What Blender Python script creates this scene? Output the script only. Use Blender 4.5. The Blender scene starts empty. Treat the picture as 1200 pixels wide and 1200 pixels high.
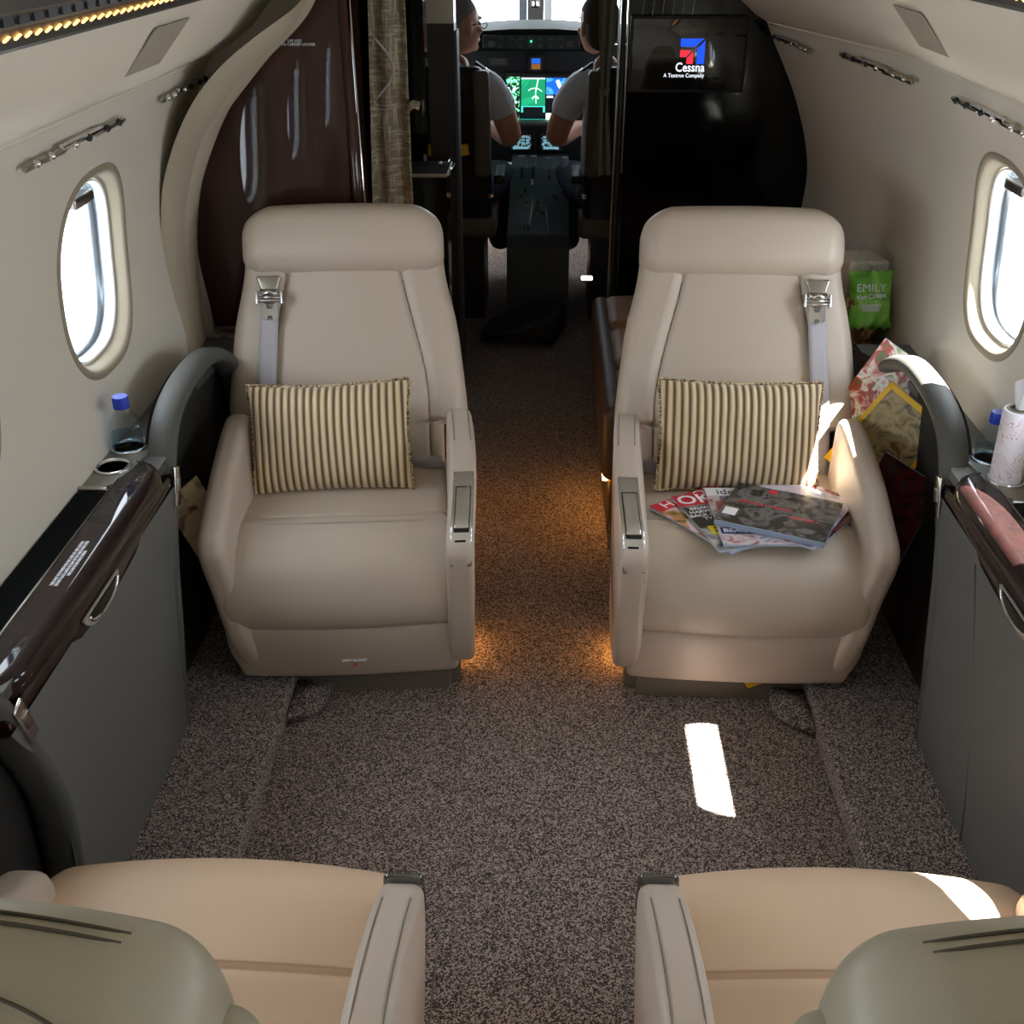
import bpy, bmesh, math, random
from mathutils import Vector, Matrix, Euler
random.seed(7)
C = bpy.context.scene.collection
PI = math.pi
sin, cos = math.sin, math.cos
R = math.radians

# ------------------------------------------------------------------ materials
def lin(c):
    c = c / 255.0
    return c / 12.92 if c <= 0.04045 else ((c + 0.055) / 1.055) ** 2.4
def col(r, g, b): return (lin(r), lin(g), lin(b), 1.0)
def new_mat(name):
    m = bpy.data.materials.new(name); m.use_nodes = True
    nt = m.node_tree; nt.nodes.clear()
    out = nt.nodes.new('ShaderNodeOutputMaterial'); p = nt.nodes.new('ShaderNodeBsdfPrincipled')
    nt.links.new(p.outputs[0], out.inputs[0])
    return m, nt, p, out
def mat(name, c, rough=.5, metal=0, coat=0, spec=.5, bump=0, bscale=200, vary=0, vscale=30, emit=None, estr=0, sheen=0):
    m, nt, p, out = new_mat(name)
    p.inputs['Base Color'].default_value = col(*c)
    p.inputs['Roughness'].default_value = rough; p.inputs['Metallic'].default_value = metal
    p.inputs['Coat Weight'].default_value = coat; p.inputs['Coat Roughness'].default_value = .04
    p.inputs['Specular IOR Level'].default_value = spec
    if sheen:
        p.inputs['Sheen Weight'].default_value = sheen
    if emit:
        p.inputs['Emission Color'].default_value = col(*emit); p.inputs['Emission Strength'].default_value = estr
    tc = nt.nodes.new('ShaderNodeTexCoord')
    if bump:
        n = nt.nodes.new('ShaderNodeTexNoise'); n.inputs['Scale'].default_value = bscale; n.inputs['Detail'].default_value = 6
        b = nt.nodes.new('ShaderNodeBump'); b.inputs['Strength'].default_value = bump; b.inputs['Distance'].default_value = .002
        nt.links.new(tc.outputs['Object'], n.inputs['Vector']); nt.links.new(n.outputs[0], b.inputs['Height']); nt.links.new(b.outputs[0], p.inputs['Normal'])
    if vary:
        n = nt.nodes.new('ShaderNodeTexNoise'); n.inputs['Scale'].default_value = vscale; n.inputs['Detail'].default_value = 5
        mx = nt.nodes.new('ShaderNodeMix'); mx.data_type = 'RGBA'
        nt.links.new(tc.outputs['Object'], n.inputs['Vector']); nt.links.new(n.outputs[0], mx.inputs[0])
        k = 1 - vary
        mx.inputs[6].default_value = tuple(v * k for v in col(*c)[:3]) + (1,)
        mx.inputs[7].default_value = tuple(min(1, v * (1 + vary)) for v in col(*c)[:3]) + (1,)
        nt.links.new(mx.outputs[2], p.inputs['Base Color'])
    return m
def ramp(nt, stops):
    r = nt.nodes.new('ShaderNodeValToRGB'); e = r.color_ramp.elements
    e[0].position, e[0].color = stops[0][0], stops[0][1]
    e[1].position, e[1].color = stops[-1][0], stops[-1][1]
    for pos, c in stops[1:-1]:
        x = e.new(pos); x.color = c
    return r
def mapping(nt, sc, src='Object', rot=(0, 0, 0)):
    tc = nt.nodes.new('ShaderNodeTexCoord'); mp = nt.nodes.new('ShaderNodeMapping')
    mp.inputs['Scale'].default_value = sc; mp.inputs['Rotation'].default_value = rot
    nt.links.new(tc.outputs[src], mp.inputs[0]); return mp

def carpet_mat(name, a, b, c, sc=260):
    m, nt, p, out = new_mat(name)
    p.inputs['Roughness'].default_value = .95; p.inputs['Specular IOR Level'].default_value = .1
    p.inputs['Sheen Weight'].default_value = .15
    mp = mapping(nt, (1, 1.0, 1))
    v = nt.nodes.new('ShaderNodeTexVoronoi'); v.inputs['Scale'].default_value = sc
    n = nt.nodes.new('ShaderNodeTexNoise'); n.inputs['Scale'].default_value = sc * .55; n.inputs['Detail'].default_value = 3
    nt.links.new(mp.outputs[0], v.inputs['Vector']); nt.links.new(mp.outputs[0], n.inputs['Vector'])
    r = ramp(nt, [(.2, col(*a)), (.5, col(*b)), (.8, col(*c))])
    sep = nt.nodes.new('ShaderNodeSeparateColor'); nt.links.new(v.outputs['Color'], sep.inputs[0])
    nt.links.new(sep.outputs[0], r.inputs[0]); nt.links.new(r.outputs[0], p.inputs['Base Color'])
    ad = nt.nodes.new('ShaderNodeMath'); ad.operation = 'SUBTRACT'
    nt.links.new(n.outputs[0], ad.inputs[0]); nt.links.new(v.outputs['Distance'], ad.inputs[1])
    bp = nt.nodes.new('ShaderNodeBump'); bp.inputs['Strength'].default_value = .9; bp.inputs['Distance'].default_value = .004
    nt.links.new(ad.outputs[0], bp.inputs['Height']); nt.links.new(bp.outputs[0], p.inputs['Normal'])
    return m
def wood_mat(name, a, b, rough=.12, coat=1.0, rot=(0, 0, 0), sc=(14, 14, 1.2)):
    m, nt, p, out = new_mat(name)
    p.inputs['Roughness'].default_value = .6; p.inputs['Specular IOR Level'].default_value = .12; p.inputs['Coat Weight'].default_value = coat; p.inputs['Coat IOR'].default_value = 1.4
    p.inputs['Coat Roughness'].default_value = .02
    mp = mapping(nt, sc, rot=rot)
    n = nt.nodes.new('ShaderNodeTexNoise'); n.inputs['Scale'].default_value = 3; n.inputs['Detail'].default_value = 8; n.inputs['Distortion'].default_value = .6
    nt.links.new(mp.outputs[0], n.inputs['Vector'])
    r = ramp(nt, [(.3, col(*a)), (.7, col(*b))]); nt.links.new(n.outputs[0], r.inputs[0]); nt.links.new(r.outputs[0], p.inputs['Base Color'])
    return m
def stripe_mat(name):
    m, nt, p, out = new_mat(name)
    p.inputs['Roughness'].default_value = .75; p.inputs['Sheen Weight'].default_value = .6; p.inputs['Sheen Roughness'].default_value = .35
    p.inputs['Specular IOR Level'].default_value = .3
    mp = mapping(nt, (1, 1, 1))
    w = nt.nodes.new('ShaderNodeTexWave'); w.wave_type = 'BANDS'; w.bands_direction = 'X'; w.wave_profile = 'SIN'
    w.inputs['Scale'].default_value = 2 * PI / (20 * .0178); w.inputs['Distortion'].default_value = .5; w.inputs['Detail'].default_value = 2; w.inputs['Detail Scale'].default_value = .6
    nt.links.new(mp.outputs[0], w.inputs['Vector'])
    r = ramp(nt, [(.18, col(112, 88, 68)), (.42, col(206, 184, 146)), (1, col(228, 208, 172))])
    nt.links.new(w.outputs['Fac'], r.inputs[0]); nt.links.new(r.outputs[0], p.inputs['Base Color'])
    bp = nt.nodes.new('ShaderNodeBump'); bp.inputs['Strength'].default_value = .8; bp.inputs['Distance'].default_value = .006
    nt.links.new(w.outputs['Fac'], bp.inputs['Height']); nt.links.new(bp.outputs[0], p.inputs['Normal'])
    return m
def weave_mat(name, a, b, sc=900):
    m, nt, p, out = new_mat(name); p.inputs['Roughness'].default_value = .9
    p.inputs['Specular IOR Level'].default_value = .1
    mp = mapping(nt, (1, 1, .12)); mp2 = mapping(nt, (.12, .12, 1))
    n1 = nt.nodes.new('ShaderNodeTexNoise'); n2 = nt.nodes.new('ShaderNodeTexNoise')
    for n, q in ((n1, mp), (n2, mp2)):
        n.inputs['Scale'].default_value = sc * .35; n.inputs['Detail'].default_value = 2; nt.links.new(q.outputs[0], n.inputs['Vector'])
    mx = nt.nodes.new('ShaderNodeMath'); mx.operation = 'MAXIMUM'; nt.links.new(n1.outputs[0], mx.inputs[0]); nt.links.new(n2.outputs[0], mx.inputs[1])
    r = ramp(nt, [(.5, col(*a)), (.64, col(*b))]); nt.links.new(mx.outputs[0], r.inputs[0]); nt.links.new(r.outputs[0], p.inputs['Base Color'])
    bp = nt.nodes.new('ShaderNodeBump'); bp.inputs['Strength'].default_value = .5; bp.inputs['Distance'].default_value = .003
    nt.links.new(mx.outputs[0], bp.inputs['Height']); nt.links.new(bp.outputs[0], p.inputs['Normal'])
    return m
def glass_mat(name, tint=(255, 255, 255), gloss=.1, rough=0):
    m, nt, p, out = new_mat(name); nt.nodes.remove(p)
    t = nt.nodes.new('ShaderNodeBsdfTransparent'); t.inputs[0].default_value = col(*tint)
    g = nt.nodes.new('ShaderNodeBsdfGlossy'); g.inputs['Roughness'].default_value = rough
    f = nt.nodes.new('ShaderNodeLayerWeight'); f.inputs[0].default_value = .5
    pw = nt.nodes.new('ShaderNodeMath'); pw.operation = 'POWER'; pw.inputs[1].default_value = 3.5; nt.links.new(f.outputs['Facing'], pw.inputs[0])
    mm = nt.nodes.new('ShaderNodeMath'); mm.operation = 'MULTIPLY_ADD'; mm.inputs[1].default_value = gloss * 5; mm.inputs[2].default_value = gloss * .4
    mx = nt.nodes.new('ShaderNodeMixShader'); nt.links.new(pw.outputs[0], mm.inputs[0]); nt.links.new(mm.outputs[0], mx.inputs[0])
    nt.links.new(t.outputs[0], mx.inputs[1]); nt.links.new(g.outputs[0], mx.inputs[2]); nt.links.new(mx.outputs[0], out.inputs[0])
    return m
def print_mat(name, cols, sc=30, rough=.25, detail=3, emit=0, seed=0.0):
    """printed / displayed picture: patches of flat colour"""
    m, nt, p, out = new_mat(name); p.inputs['Roughness'].default_value = rough
    mp = mapping(nt, (1, 1, 1)); mp.inputs['Location'].default_value = (seed, seed * .7, 0)
    n = nt.nodes.new('ShaderNodeTexNoise'); n.inputs['Scale'].default_value = sc; n.inputs['Detail'].default_value = detail; n.inputs['Distortion'].default_value = 1.0
    nt.links.new(mp.outputs[0], n.inputs['Vector'])
    k = len(cols); st = [(.32 + .36 * i / (k - 1), col(*cc)) for i, cc in enumerate(cols)]
    r = ramp(nt, st); r.color_ramp.interpolation = 'CONSTANT' if emit else 'LINEAR'
    nt.links.new(n.outputs[0], r.inputs[0]); nt.links.new(r.outputs[0], p.inputs['Base Color'])
    if emit:
        nt.links.new(r.outputs[0], p.inputs['Emission Color']); p.inputs['Emission Strength'].default_value = emit
    return m

M = {}
M['leather'] = mat('taupe_leather', (190, 176, 160), .42, bump=.10, bscale=420, vary=.04, vscale=6)
M['leather_arm'] = mat('taupe_leather_arm', (186, 172, 158), .45, bump=.10, bscale=420, vary=.04, vscale=6)
M['leather_warm'] = mat('warm_leather', (206, 176, 148), .5, bump=.10, bscale=420, vary=.04, vscale=6)
M['leather_shell'] = mat('shaded_olive_leather', (150, 142, 122), .4, bump=.1, bscale=420)  # near seats seen from behind: their shade is put into this darker colour
M['pedestal'] = mat('pedestal_vinyl', (112, 104, 92), .55, bump=.1, bscale=300)
M['seam'] = mat('seam_thread', (120, 110, 100), .7)
M['stitch'] = mat('stitch', (66, 60, 48), .7)
M['wallc'] = mat('cream_wall_vinyl', (214, 208, 196), .62, bump=.15, bscale=260, spec=.3)
M['ceil'] = mat('cream_ceiling', (214, 207, 190), .6, bump=.1, bscale=200, spec=.3)
M['rim'] = mat('pocket_rim_grey', (84, 84, 81), .6, bump=.1, bscale=300, spec=.3)
M['bezel'] = mat('tan_bezel', (154, 143, 124), .6, bump=.1, bscale=400)
M['archtan'] = mat('tan_arch', (178, 168, 148), .55)
M['archlight'] = mat('pale_arch', (200, 190, 170), .5)
M['gasket'] = mat('white_gasket', (236, 236, 234), .4)
M['reveal'] = mat('grey_metal_reveal', (150, 160, 170), .25, metal=.7)
M['pane'] = glass_mat('window_pane', (250, 253, 255), .06)
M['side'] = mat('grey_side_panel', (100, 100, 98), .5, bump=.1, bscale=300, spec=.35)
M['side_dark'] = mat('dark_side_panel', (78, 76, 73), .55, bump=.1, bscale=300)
M['pocket'] = mat('pocket_black', (38, 36, 34), .7)
M['wood'] = wood_mat('dark_gloss_veneer', (20, 9, 9), (36, 15, 13), rot=(PI / 2, 0, 0))
M['woodv'] = wood_mat('closet_veneer', (38, 19, 14), (62, 31, 22), sc=(10, 10, .8))
M['blackgloss'] = mat('black_gloss', (9, 9, 10), .06, coat=0, spec=.35)
M['blackglass'] = mat('black_glass', (16, 19, 21), .05, coat=1)
M['black'] = mat('black_plastic', (20, 20, 22), .45)
M['rib'] = mat('ribbed_black', (26, 30, 33), .4)
M['chrome'] = mat('chrome', (225, 225, 228), .12, metal=1)
M['blackchrome'] = mat('dark_chrome', (120, 120, 124), .12, metal=1)
M['steel'] = mat('brushed_steel', (170, 166, 158), .28, metal=1)
M['satin'] = mat('satin_handle', (196, 192, 184), .35, metal=.5)
M['plate'] = mat('cup_plate', (140, 134, 124), .35, metal=.6)
M['carpet'] = carpet_mat('carpet', (54, 44, 42), (116, 99, 93), (198, 178, 169), 360)
M['carpet2'] = carpet_mat('edge_carpet', (54, 47, 46), (112, 99, 96), (196, 180, 174), 360)
M['stripe'] = stripe_mat('striped_velvet')
M['cord'] = weave_mat('twisted_cord', (100, 78, 58), (214, 194, 158), 600)
M['belt'] = mat('grey_belt', (176, 172, 178), .6, bump=.3, bscale=900)
M['curtain'] = weave_mat('woven_curtain', (134, 127, 108), (184, 177, 156), 420)
M['curtain2'] = mat('cockpit_curtain', (88, 92, 80), .9)
M['couch'] = mat('brown_leather', (142, 100, 62), .5, bump=.15, bscale=300)
M['couchdark'] = mat('dark_brown_leather', (84, 66, 56), .5)
M['cockpit'] = mat('cockpit_dark', (54, 60, 63), .6)
M['cockpit2'] = mat('cockpit_trim', (84, 90, 90), .55)
M['glare'] = mat('glareshield', (36, 40, 34), .85, spec=.2)
M['white'] = mat('white_paint', (230, 230, 228), .5)
M['print_white'] = mat('white_print', (235, 238, 245), .5)
M['skin'] = mat('skin', (205, 150, 124), .5, spec=.35)
M['shirt'] = mat('white_shirt', (232, 238, 248), .8)
M['trouser'] = mat('navy_trousers', (40, 46, 62), .85)
M['hair_grey'] = mat('grey_hair', (140, 132, 122), .8, bump=.6, bscale=120)
M['hair_brown'] = mat('brown_hair', (78, 62, 48), .8, bump=.8, bscale=120)
M['epaulette'] = mat('black_epaulette', (22, 22, 30), .7)
M['bluecap'] = mat('blue_cap', (20, 60, 190), .35)
M['bottle'] = glass_mat('clear_bottle', (240, 246, 250), .10)
M['water'] = glass_mat('water', (226, 238, 246), .06)
M['label_blue'] = mat('blue_label', (70, 150, 220), .35)
M['pink'] = mat('pink_flower', (220, 50, 110), .4)
M['tissue'] = mat('tissue', (240, 242, 248), .9)
M['marble'] = None
M['seatcockpit'] = mat('cockpit_seat', (96, 88, 74), .6)
M['yellow'] = mat('yellow_tag', (250, 200, 30), .5)
M['red'] = mat('red_print', (210, 30, 40), .4)
M['pages'] = mat('paper_edges', (176, 190, 214), .6)
M['wicker'] = weave_mat('wicker', (120, 84, 50), (222, 184, 136), 160)
M['green'] = print_mat('green_bag', [(80, 150, 44), (120, 196, 70), (176, 222, 110)], 14, .3)
M['carton'] = mat('pale_carton', (224, 220, 208), .6)
M['darkbag'] = mat('dark_bag', (30, 32, 44), .6, bump=.5, bscale=30)

# ------------------------------------------------------------------ object helpers
def link(name, bm, m, parent=None, smooth=True, ang=None):
    me = bpy.data.meshes.new(name); bmesh.ops.recalc_face_normals(bm, faces=bm.faces[:]); bm.to_mesh(me); bm.free()
    return link_me(name, me, m, parent, smooth, ang)
def link_me(name, me, m, parent=None, smooth=True, ang=None):
    me.materials.clear()
    if m: me.materials.append(m)
    for p in me.polygons: p.use_smooth = smooth
    if ang is not None:
        try: me.set_sharp_from_angle(angle=R(ang))
        except Exception: pass
    o = bpy.data.objects.new(name, me); C.objects.link(o)
    if parent: o.parent = parent
    return o
def thing(name, label, cat, loc=(0, 0, 0), rotz=0, group=None):
    o = bpy.data.objects.new(name, None); C.objects.link(o); o.empty_display_size = .05
    o.location = loc; o.rotation_euler = (0, 0, rotz)
    return tag(o, label, cat, group)
def tag(o, label, cat, group=None):
    o['label'] = label; o['category'] = cat
    if group: o['group'] = group
    return o
def struct(o, label=None):
    o['kind'] = 'structure'
    if label: o['label'] = label; 
    return o
def copy_tree(o, parent=None):
    c = o.copy(); C.objects.link(c)
    if parent: c.parent = parent
    for ch in list(o.children): copy_tree(ch, c)
    return c
def setattrs(o, loc=None, rot=None):
    if loc is not None: o.location = loc
    if rot is not None: o.rotation_euler = rot
    return o
def evaluated(o):
    bpy.context.view_layer.update()
    dg = bpy.context.evaluated_depsgraph_get()
    return bpy.data.meshes.new_from_object(o.evaluated_get(dg))
def bake(o):
    """apply the object's modifiers"""
    me = evaluated(o); mats = [m for m in o.data.materials]
    o.modifiers.clear(); o.data = me
    me.materials.clear()
    for m in mats: me.materials.append(m)
    return o
def catmull(pts, n=6, closed=True):
    out = []; k = len(pts)
    rng = range(k) if closed else range(k - 1)
    for i in rng:
        if closed: p0, p1, p2, p3 = pts[i - 1], pts[i], pts[(i + 1) % k], pts[(i + 2) % k]
        else: p0, p1, p2, p3 = pts[max(i - 1, 0)], pts[i], pts[i + 1], pts[min(i + 2, k - 1)]
        for j in range(n):
            t = j / n
            out.append(tuple(.5 * ((2 * b) + (-a + c) * t + (2 * a - 5 * b + 4 * c - d) * t * t + (-a + 3 * b - 3 * c + d) * t ** 3) for a, b, c, d in zip(p0, p1, p2, p3)))
    if not closed: out.append(tuple(pts[-1]))
    return out
def resample(pts, step, closed=True):
    P = list(pts) + ([pts[0]] if closed else [])
    out = []
    for a, b in zip(P, P[1:]):
        d = math.dist(a, b); n = max(1, int(d / step + .5))
        for j in range(n): out.append(tuple(x + (y - x) * j / n for x, y in zip(a, b)))
    if not closed: out.append(tuple(P[-1]))
    return out
def axis(h, r, n, k=3):
    a = [h - r + r * math.tan(R(45) * i / k) for i in range(k + 1)]
    inner = [(-h + r) + (2 * (h - r)) * i / n for i in range(1, n)]
    return [-v for v in reversed(a)] + inner + a
def rbox_bm(hx, hy, hz, r, n=(4, 4, 4), warp=None, k=3, bm=None, off=(0, 0, 0)):
    bm = bm or bmesh.new()
    r = min(r, hx * .999, hy * .999, hz * .999)
    A = [axis(hx, r, n[0], k), axis(hy, r, n[1], k), axis(hz, r, n[2], k)]
    H = (hx, hy, hz); cache = {}
    def V(p):
        key = tuple(round(v, 6) for v in p)
        if key in cache: return cache[key]
        c = [max(-(H[i] - r), min(H[i] - r, p[i])) for i in range(3)]
        d = Vector([p[i] - c[i] for i in range(3)])
        q = Vector(c) + (d.normalized() * r if d.length > 1e-9 else d)
        q = q + Vector(off)
        if warp: q = Vector(warp(q.x, q.y, q.z))
        v = bm.verts.new(q); cache[key] = v; return v
    for ax in range(3):
        u, w = [i for i in range(3) if i != ax]
        for s in (-1, 1):
            for i in range(len(A[u]) - 1):
                for j in range(len(A[w]) - 1):
                    quad = []
                    for a, b in ((i, j), (i + 1, j), (i + 1, j + 1), (i, j + 1)):
                        p = [0, 0, 0]; p[ax] = s * H[ax]; p[u] = A[u][a]; p[w] = A[w][b]; quad.append(V(p))
                    try: bm.faces.new(quad)
                    except ValueError: pass
    return bm
def rbox(name, size, loc, m, parent=None, r=.004, n=(1, 1, 1), warp=None, k=2, rot=None, ang=None):
    o = link(name, rbox_bm(size[0] / 2, size[1] / 2, size[2] / 2, r, n, warp, k), m, parent, True, ang)
    o.location = loc
    if rot: o.rotation_euler = rot
    return o
def box_bm(x0, x1, y0, y1, z0, z1, bm=None):
    bm = bm or bmesh.new()
    v = [bm.verts.new((x, y, z)) for x in (x0, x1) for y in (y0, y1) for z in (z0, z1)]
    for f in ((0, 1, 3, 2), (4, 6, 7, 5), (0, 4, 5, 1), (2, 3, 7, 6), (0, 2, 6, 4), (1, 5, 7, 3)): bm.faces.new([v[i] for i in f])
    return bm
def sweep_profile(prof, x0, x1, rnd, nx=10, k=4, warp=None, bm=None, axis3='x'):
    """closed (y,z) outline swept along x with rounded ends"""
    bm = bm or bmesh.new(); n = len(prof)
    area = sum(prof[i][0] * prof[(i + 1) % n][1] - prof[(i + 1) % n][0] * prof[i][1] for i in range(n))
    sg = 1 if area > 0 else -1
    nor = []
    for i in range(n):
        a, b = prof[i - 1], prof[(i + 1) % n]; d = Vector((b[0] - a[0], b[1] - a[1]))
        d = d.normalized() if d.length > 1e-9 else Vector((1, 0)); nor.append(Vector((d.y, -d.x)) * sg)
    st = [(x0 + rnd * (1 - sin(PI / 2 * i / k)), rnd * (1 - cos(PI / 2 * i / k))) for i in range(k, 0, -1)]
    st = [(x0 + rnd * (1 - cos(PI / 2 * i / k)), rnd * (1 - sin(PI / 2 * i / k))) for i in range(k + 1)]
    en = [(x1 - a + x0, b) for a, b in reversed(st)]
    mid = [(x0 + rnd + (x1 - x0 - 2 * rnd) * i / nx, 0) for i in range(1, nx)]
    rows = []
    for x, ins in st + mid + en:
        row = []
        for (y, z), nn in zip(prof, nor):
            p = (x, y - nn.x * ins, z - nn.y * ins)
            if warp: p = warp(*p)
            row.append(bm.verts.new(p))
        rows.append(row)
    for a, b in zip(rows, rows[1:]):
        for i in range(n): bm.faces.new((a[i], a[(i + 1) % n], b[(i + 1) % n], b[i]))
    bm.faces.new(rows[0]); bm.faces.new(list(reversed(rows[-1])))
    return bm
def tube_bm(pts, r, seg=8, bm=None, caps=True, radii=None, flat=None):
    bm = bm or bmesh.new(); P = [Vector(p) for p in pts]; rings = []
    up = Vector((0, 0, 1))
    for i, p in enumerate(P):
        t = (P[min(i + 1, len(P) - 1)] - P[max(i - 1, 0)]).normalized()
        a = t.cross(up)
        if a.length < .05: a = t.cross(Vector((0, 1, 0)))
        a.normalize(); b = t.cross(a).normalized(); rr = radii[i] if radii else r
        fx, fy = flat if flat else (1, 1)
        rings.append([bm.verts.new(p + a * rr * fx * cos(2 * PI * j / seg) + b * rr * fy * sin(2 * PI * j / seg)) for j in range(seg)])
    for a, b in zip(rings, rings[1:]):
        for j in range(seg): bm.faces.new((a[j], a[(j + 1) % seg], b[(j + 1) % seg], b[j]))
    if caps: bm.faces.new(rings[0]); bm.faces.new(list(reversed(rings[-1])))
    return bm
def lathe_bm(prof, seg=32, bm=None, c=(0, 0, 0), sq=None):
    bm = bm or bmesh.new(); rings = []
    for r, z in prof:
        ring = []
        for j in range(seg):
            a = 2 * PI * j / seg; k = 1
            if sq: k = 1 / (abs(cos(a)) ** sq + abs(sin(a)) ** sq) ** (1 / sq)
            ring.append(bm.verts.new((c[0] + r * k * cos(a), c[1] + r * k * sin(a), c[2] + z)))
        rings.append(ring)
    for a, b in zip(rings, rings[1:]):
        for j in range(seg): bm.faces.new((a[j], a[(j + 1) % seg], b[(j + 1) % seg], b[j]))
    if prof[0][0] > 1e-4: bm.faces.new(rings[0])
    if prof[-1][0] > 1e-4: bm.faces.new(list(reversed(rings[-1])))
    bmesh.ops.remove_doubles(bm, verts=bm.verts[:], dist=1e-6)
    return bm
def poly_bm(pts, t, bm=None, plane='xz', base=0):
    """flat outline with thickness t; pts in the plane, base = the third coordinate"""
    bm = bm or bmesh.new()
    f = {'xz': lambda a, b, c: (a, c, b), 'xy': lambda a, b, c: (a, b, c), 'yz': lambda a, b, c: (c, a, b)}[plane]
    A = [bm.verts.new(f(a, b, base)) for a, b in pts]; B = [bm.verts.new(f(a, b, base + t)) for a, b in pts]
    n = len(pts)
    bm.faces.new(A); bm.faces.new(list(reversed(B)))
    for i in range(n): bm.faces.new((A[i], A[(i + 1) % n], B[(i + 1) % n], B[i]))
    return bm
def grid_bm(fn, nu, nv, bm=None, keep=None):
    bm = bm or bmesh.new()
    V = [[bm.verts.new(fn(i / nu, j / nv)) for j in range(nv + 1)] for i in range(nu + 1)]
    for i in range(nu):
        for j in range(nv):
            if keep and not keep(V[i][j].co, V[i + 1][j + 1].co): continue
            bm.faces.new((V[i][j], V[i + 1][j], V[i + 1][j + 1], V[i][j + 1]))
    bmesh.ops.delete(bm, geom=[v for v in bm.verts if not v.link_faces], context='VERTS')
    return bm
def text(name, body, size, m, parent=None, loc=(0, 0, 0), rot=(0, 0, 0), align='CENTER', ext=.0006, bold=0, sx=1, spacing=1):
    cu = bpy.data.curves.new(name, 'FONT'); cu.body = body; cu.size = size; cu.align_x = align; cu.align_y = 'CENTER'
    cu.extrude = ext; cu.offset = bold; cu.space_line = spacing; cu.resolution_u = 3
    t = bpy.data.objects.new(name + '_tmp', cu); C.objects.link(t)
    me = evaluated(t); bpy.data.objects.remove(t); bpy.data.curves.remove(cu)
    if sx != 1:
        for v in me.vertices: v.co.x *= sx
    me.name = name
    o = link_me(name, me, m, parent, False); o.location = loc; o.rotation_euler = rot
    return o
def bool_cut(o, cutters):
    for c in cutters:
        md = o.modifiers.new('b', 'BOOLEAN'); md.operation = 'DIFFERENCE'; md.solver = 'EXACT'; md.object = c
    bake(o)
    return o
# ------------------------------------------------------------------ camera and world
def cam_setup():
    pt, ya = R(28.8), R(1.78)
    fw = Vector((-sin(ya) * cos(pt), cos(ya) * cos(pt), -sin(pt))); rt = Vector((cos(ya), sin(ya), 0)); up = rt.cross(fw)
    cd = bpy.data.cameras.new('camera'); co = bpy.data.objects.new('camera', cd); C.objects.link(co)
    m = Matrix((rt, up, -fw)).transposed().to_4x4(); m.translation = Vector((-.024, 0, 1.72)); co.matrix_world = m
    cd.sensor_width = 36; cd.sensor_height = 36; cd.lens = 36 * 1294 / 1200; cd.clip_start = .02; cd.clip_end = 200
    bpy.context.scene.camera = co
cam_setup()
w = bpy.data.worlds.new('world'); bpy.context.scene.world = w; w.use_nodes = True
bg = w.node_tree.nodes['Background']; bg.inputs[0].default_value = (.86, .93, 1.0, 1); bg.inputs[1].default_value = 7.0
sc = bpy.context.scene
sc.view_settings.view_transform = 'Standard'; sc.view_settings.look = 'None'; sc.view_settings.gamma = 1; sc.view_settings.exposure = .74
sc.cycles.max_bounces = 10; sc.cycles.diffuse_bounces = 6; sc.cycles.glossy_bounces = 4; sc.cycles.transparent_max_bounces = 12; sc.cycles.transmission_bounces = 6
sc.cycles.sample_clamp_indirect = 8
sd = bpy.data.lights.new('sun', 'SUN'); sd.energy = 60; sd.angle = R(.5); sd.color = (1, .93, .82)
so = bpy.data.objects.new('sun', sd); C.objects.link(so)
so.rotation_euler = Vector((-.5, .12, -.86)).to_track_quat('-Z', 'Y').to_euler()

def smooth(t): t = max(0, min(1, t)); return t * t * (3 - 2 * t)
# ------------------------------------------------------------------ shell
PROF = [(.935, 0), (.93, .25), (.93, .5), (.94, .72), (.955, .87), (.957, 1.0), (.945, 1.13), (.915, 1.26), (.875, 1.35), (.85, 1.40)]
PW = catmull(PROF, 6, False)
def wallx(z):
    for a, b in zip(PW, PW[1:]):
        if a[1] <= z <= b[1]: return a[0] + (b[0] - a[0]) * (z - a[1]) / (b[1] - a[1] + 1e-9)
    return PW[-1][0]
def taper(x, y, z):
    t = max(0, min(1, (y - 2.9) / 1.35)) if y > 2.9 else 0
    if y > 4.25: t = 1 + (y - 4.25) * .1
    k = 1 - .13 * t * smooth((z - .75) / .6)
    return (x * k, y, z - .04 * t * smooth((z - 1.1) / .3))
WIN = {-1: [2.21, 1.53, .85, .17, -.51, -1.19], 1: [2.375, 1.785, 1.09, .39, -.31, -1.01]}
WZ, WW, WH, WN = 1.055, .36, .40, 2.7
def oval(t, k=1.0):
    c, s = cos(t), sin(t)
    return (math.copysign(abs(c) ** (2 / WN), c) * WW / 2 * k, math.copysign(abs(s) ** (2 / WN), s) * WH / 2 * k)
def in_win(s, y, z, k=1.005):
    for wy in WIN[s]:
        if (abs(y - wy) / (WW / 2 * k)) ** WN + (abs(z - WZ) / (WH / 2 * k)) ** WN < 1: return True
    return False
ZL = [p[1] for p in PROF[:4]] + [.72 + .68 * i / 56 for i in range(1, 57)]
def wall(s, y0, y1, name, m):
    ny = int((y1 - y0) / .0125); bm = bmesh.new()
    V = [[bm.verts.new(taper(s * wallx(z), y0 + (y1 - y0) * j / ny, z)) for z in ZL] for j in range(ny + 1)]
    for j in range(ny):
        for i in range(len(ZL) - 1):
            y = y0 + (y1 - y0) * (j + .5) / ny; z = (ZL[i] + ZL[i + 1]) / 2
            if in_win(s, y, z): continue
            bm.faces.new((V[j][i], V[j + 1][i], V[j + 1][i + 1], V[j][i + 1]))
    o = link(name, bm, m)
    return struct(o)
wall(-1, -1.6, 4.26, 'wall_left', M['wallc']); wall(1, -1.6, 4.26, 'wall_right', M['wallc'])
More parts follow.
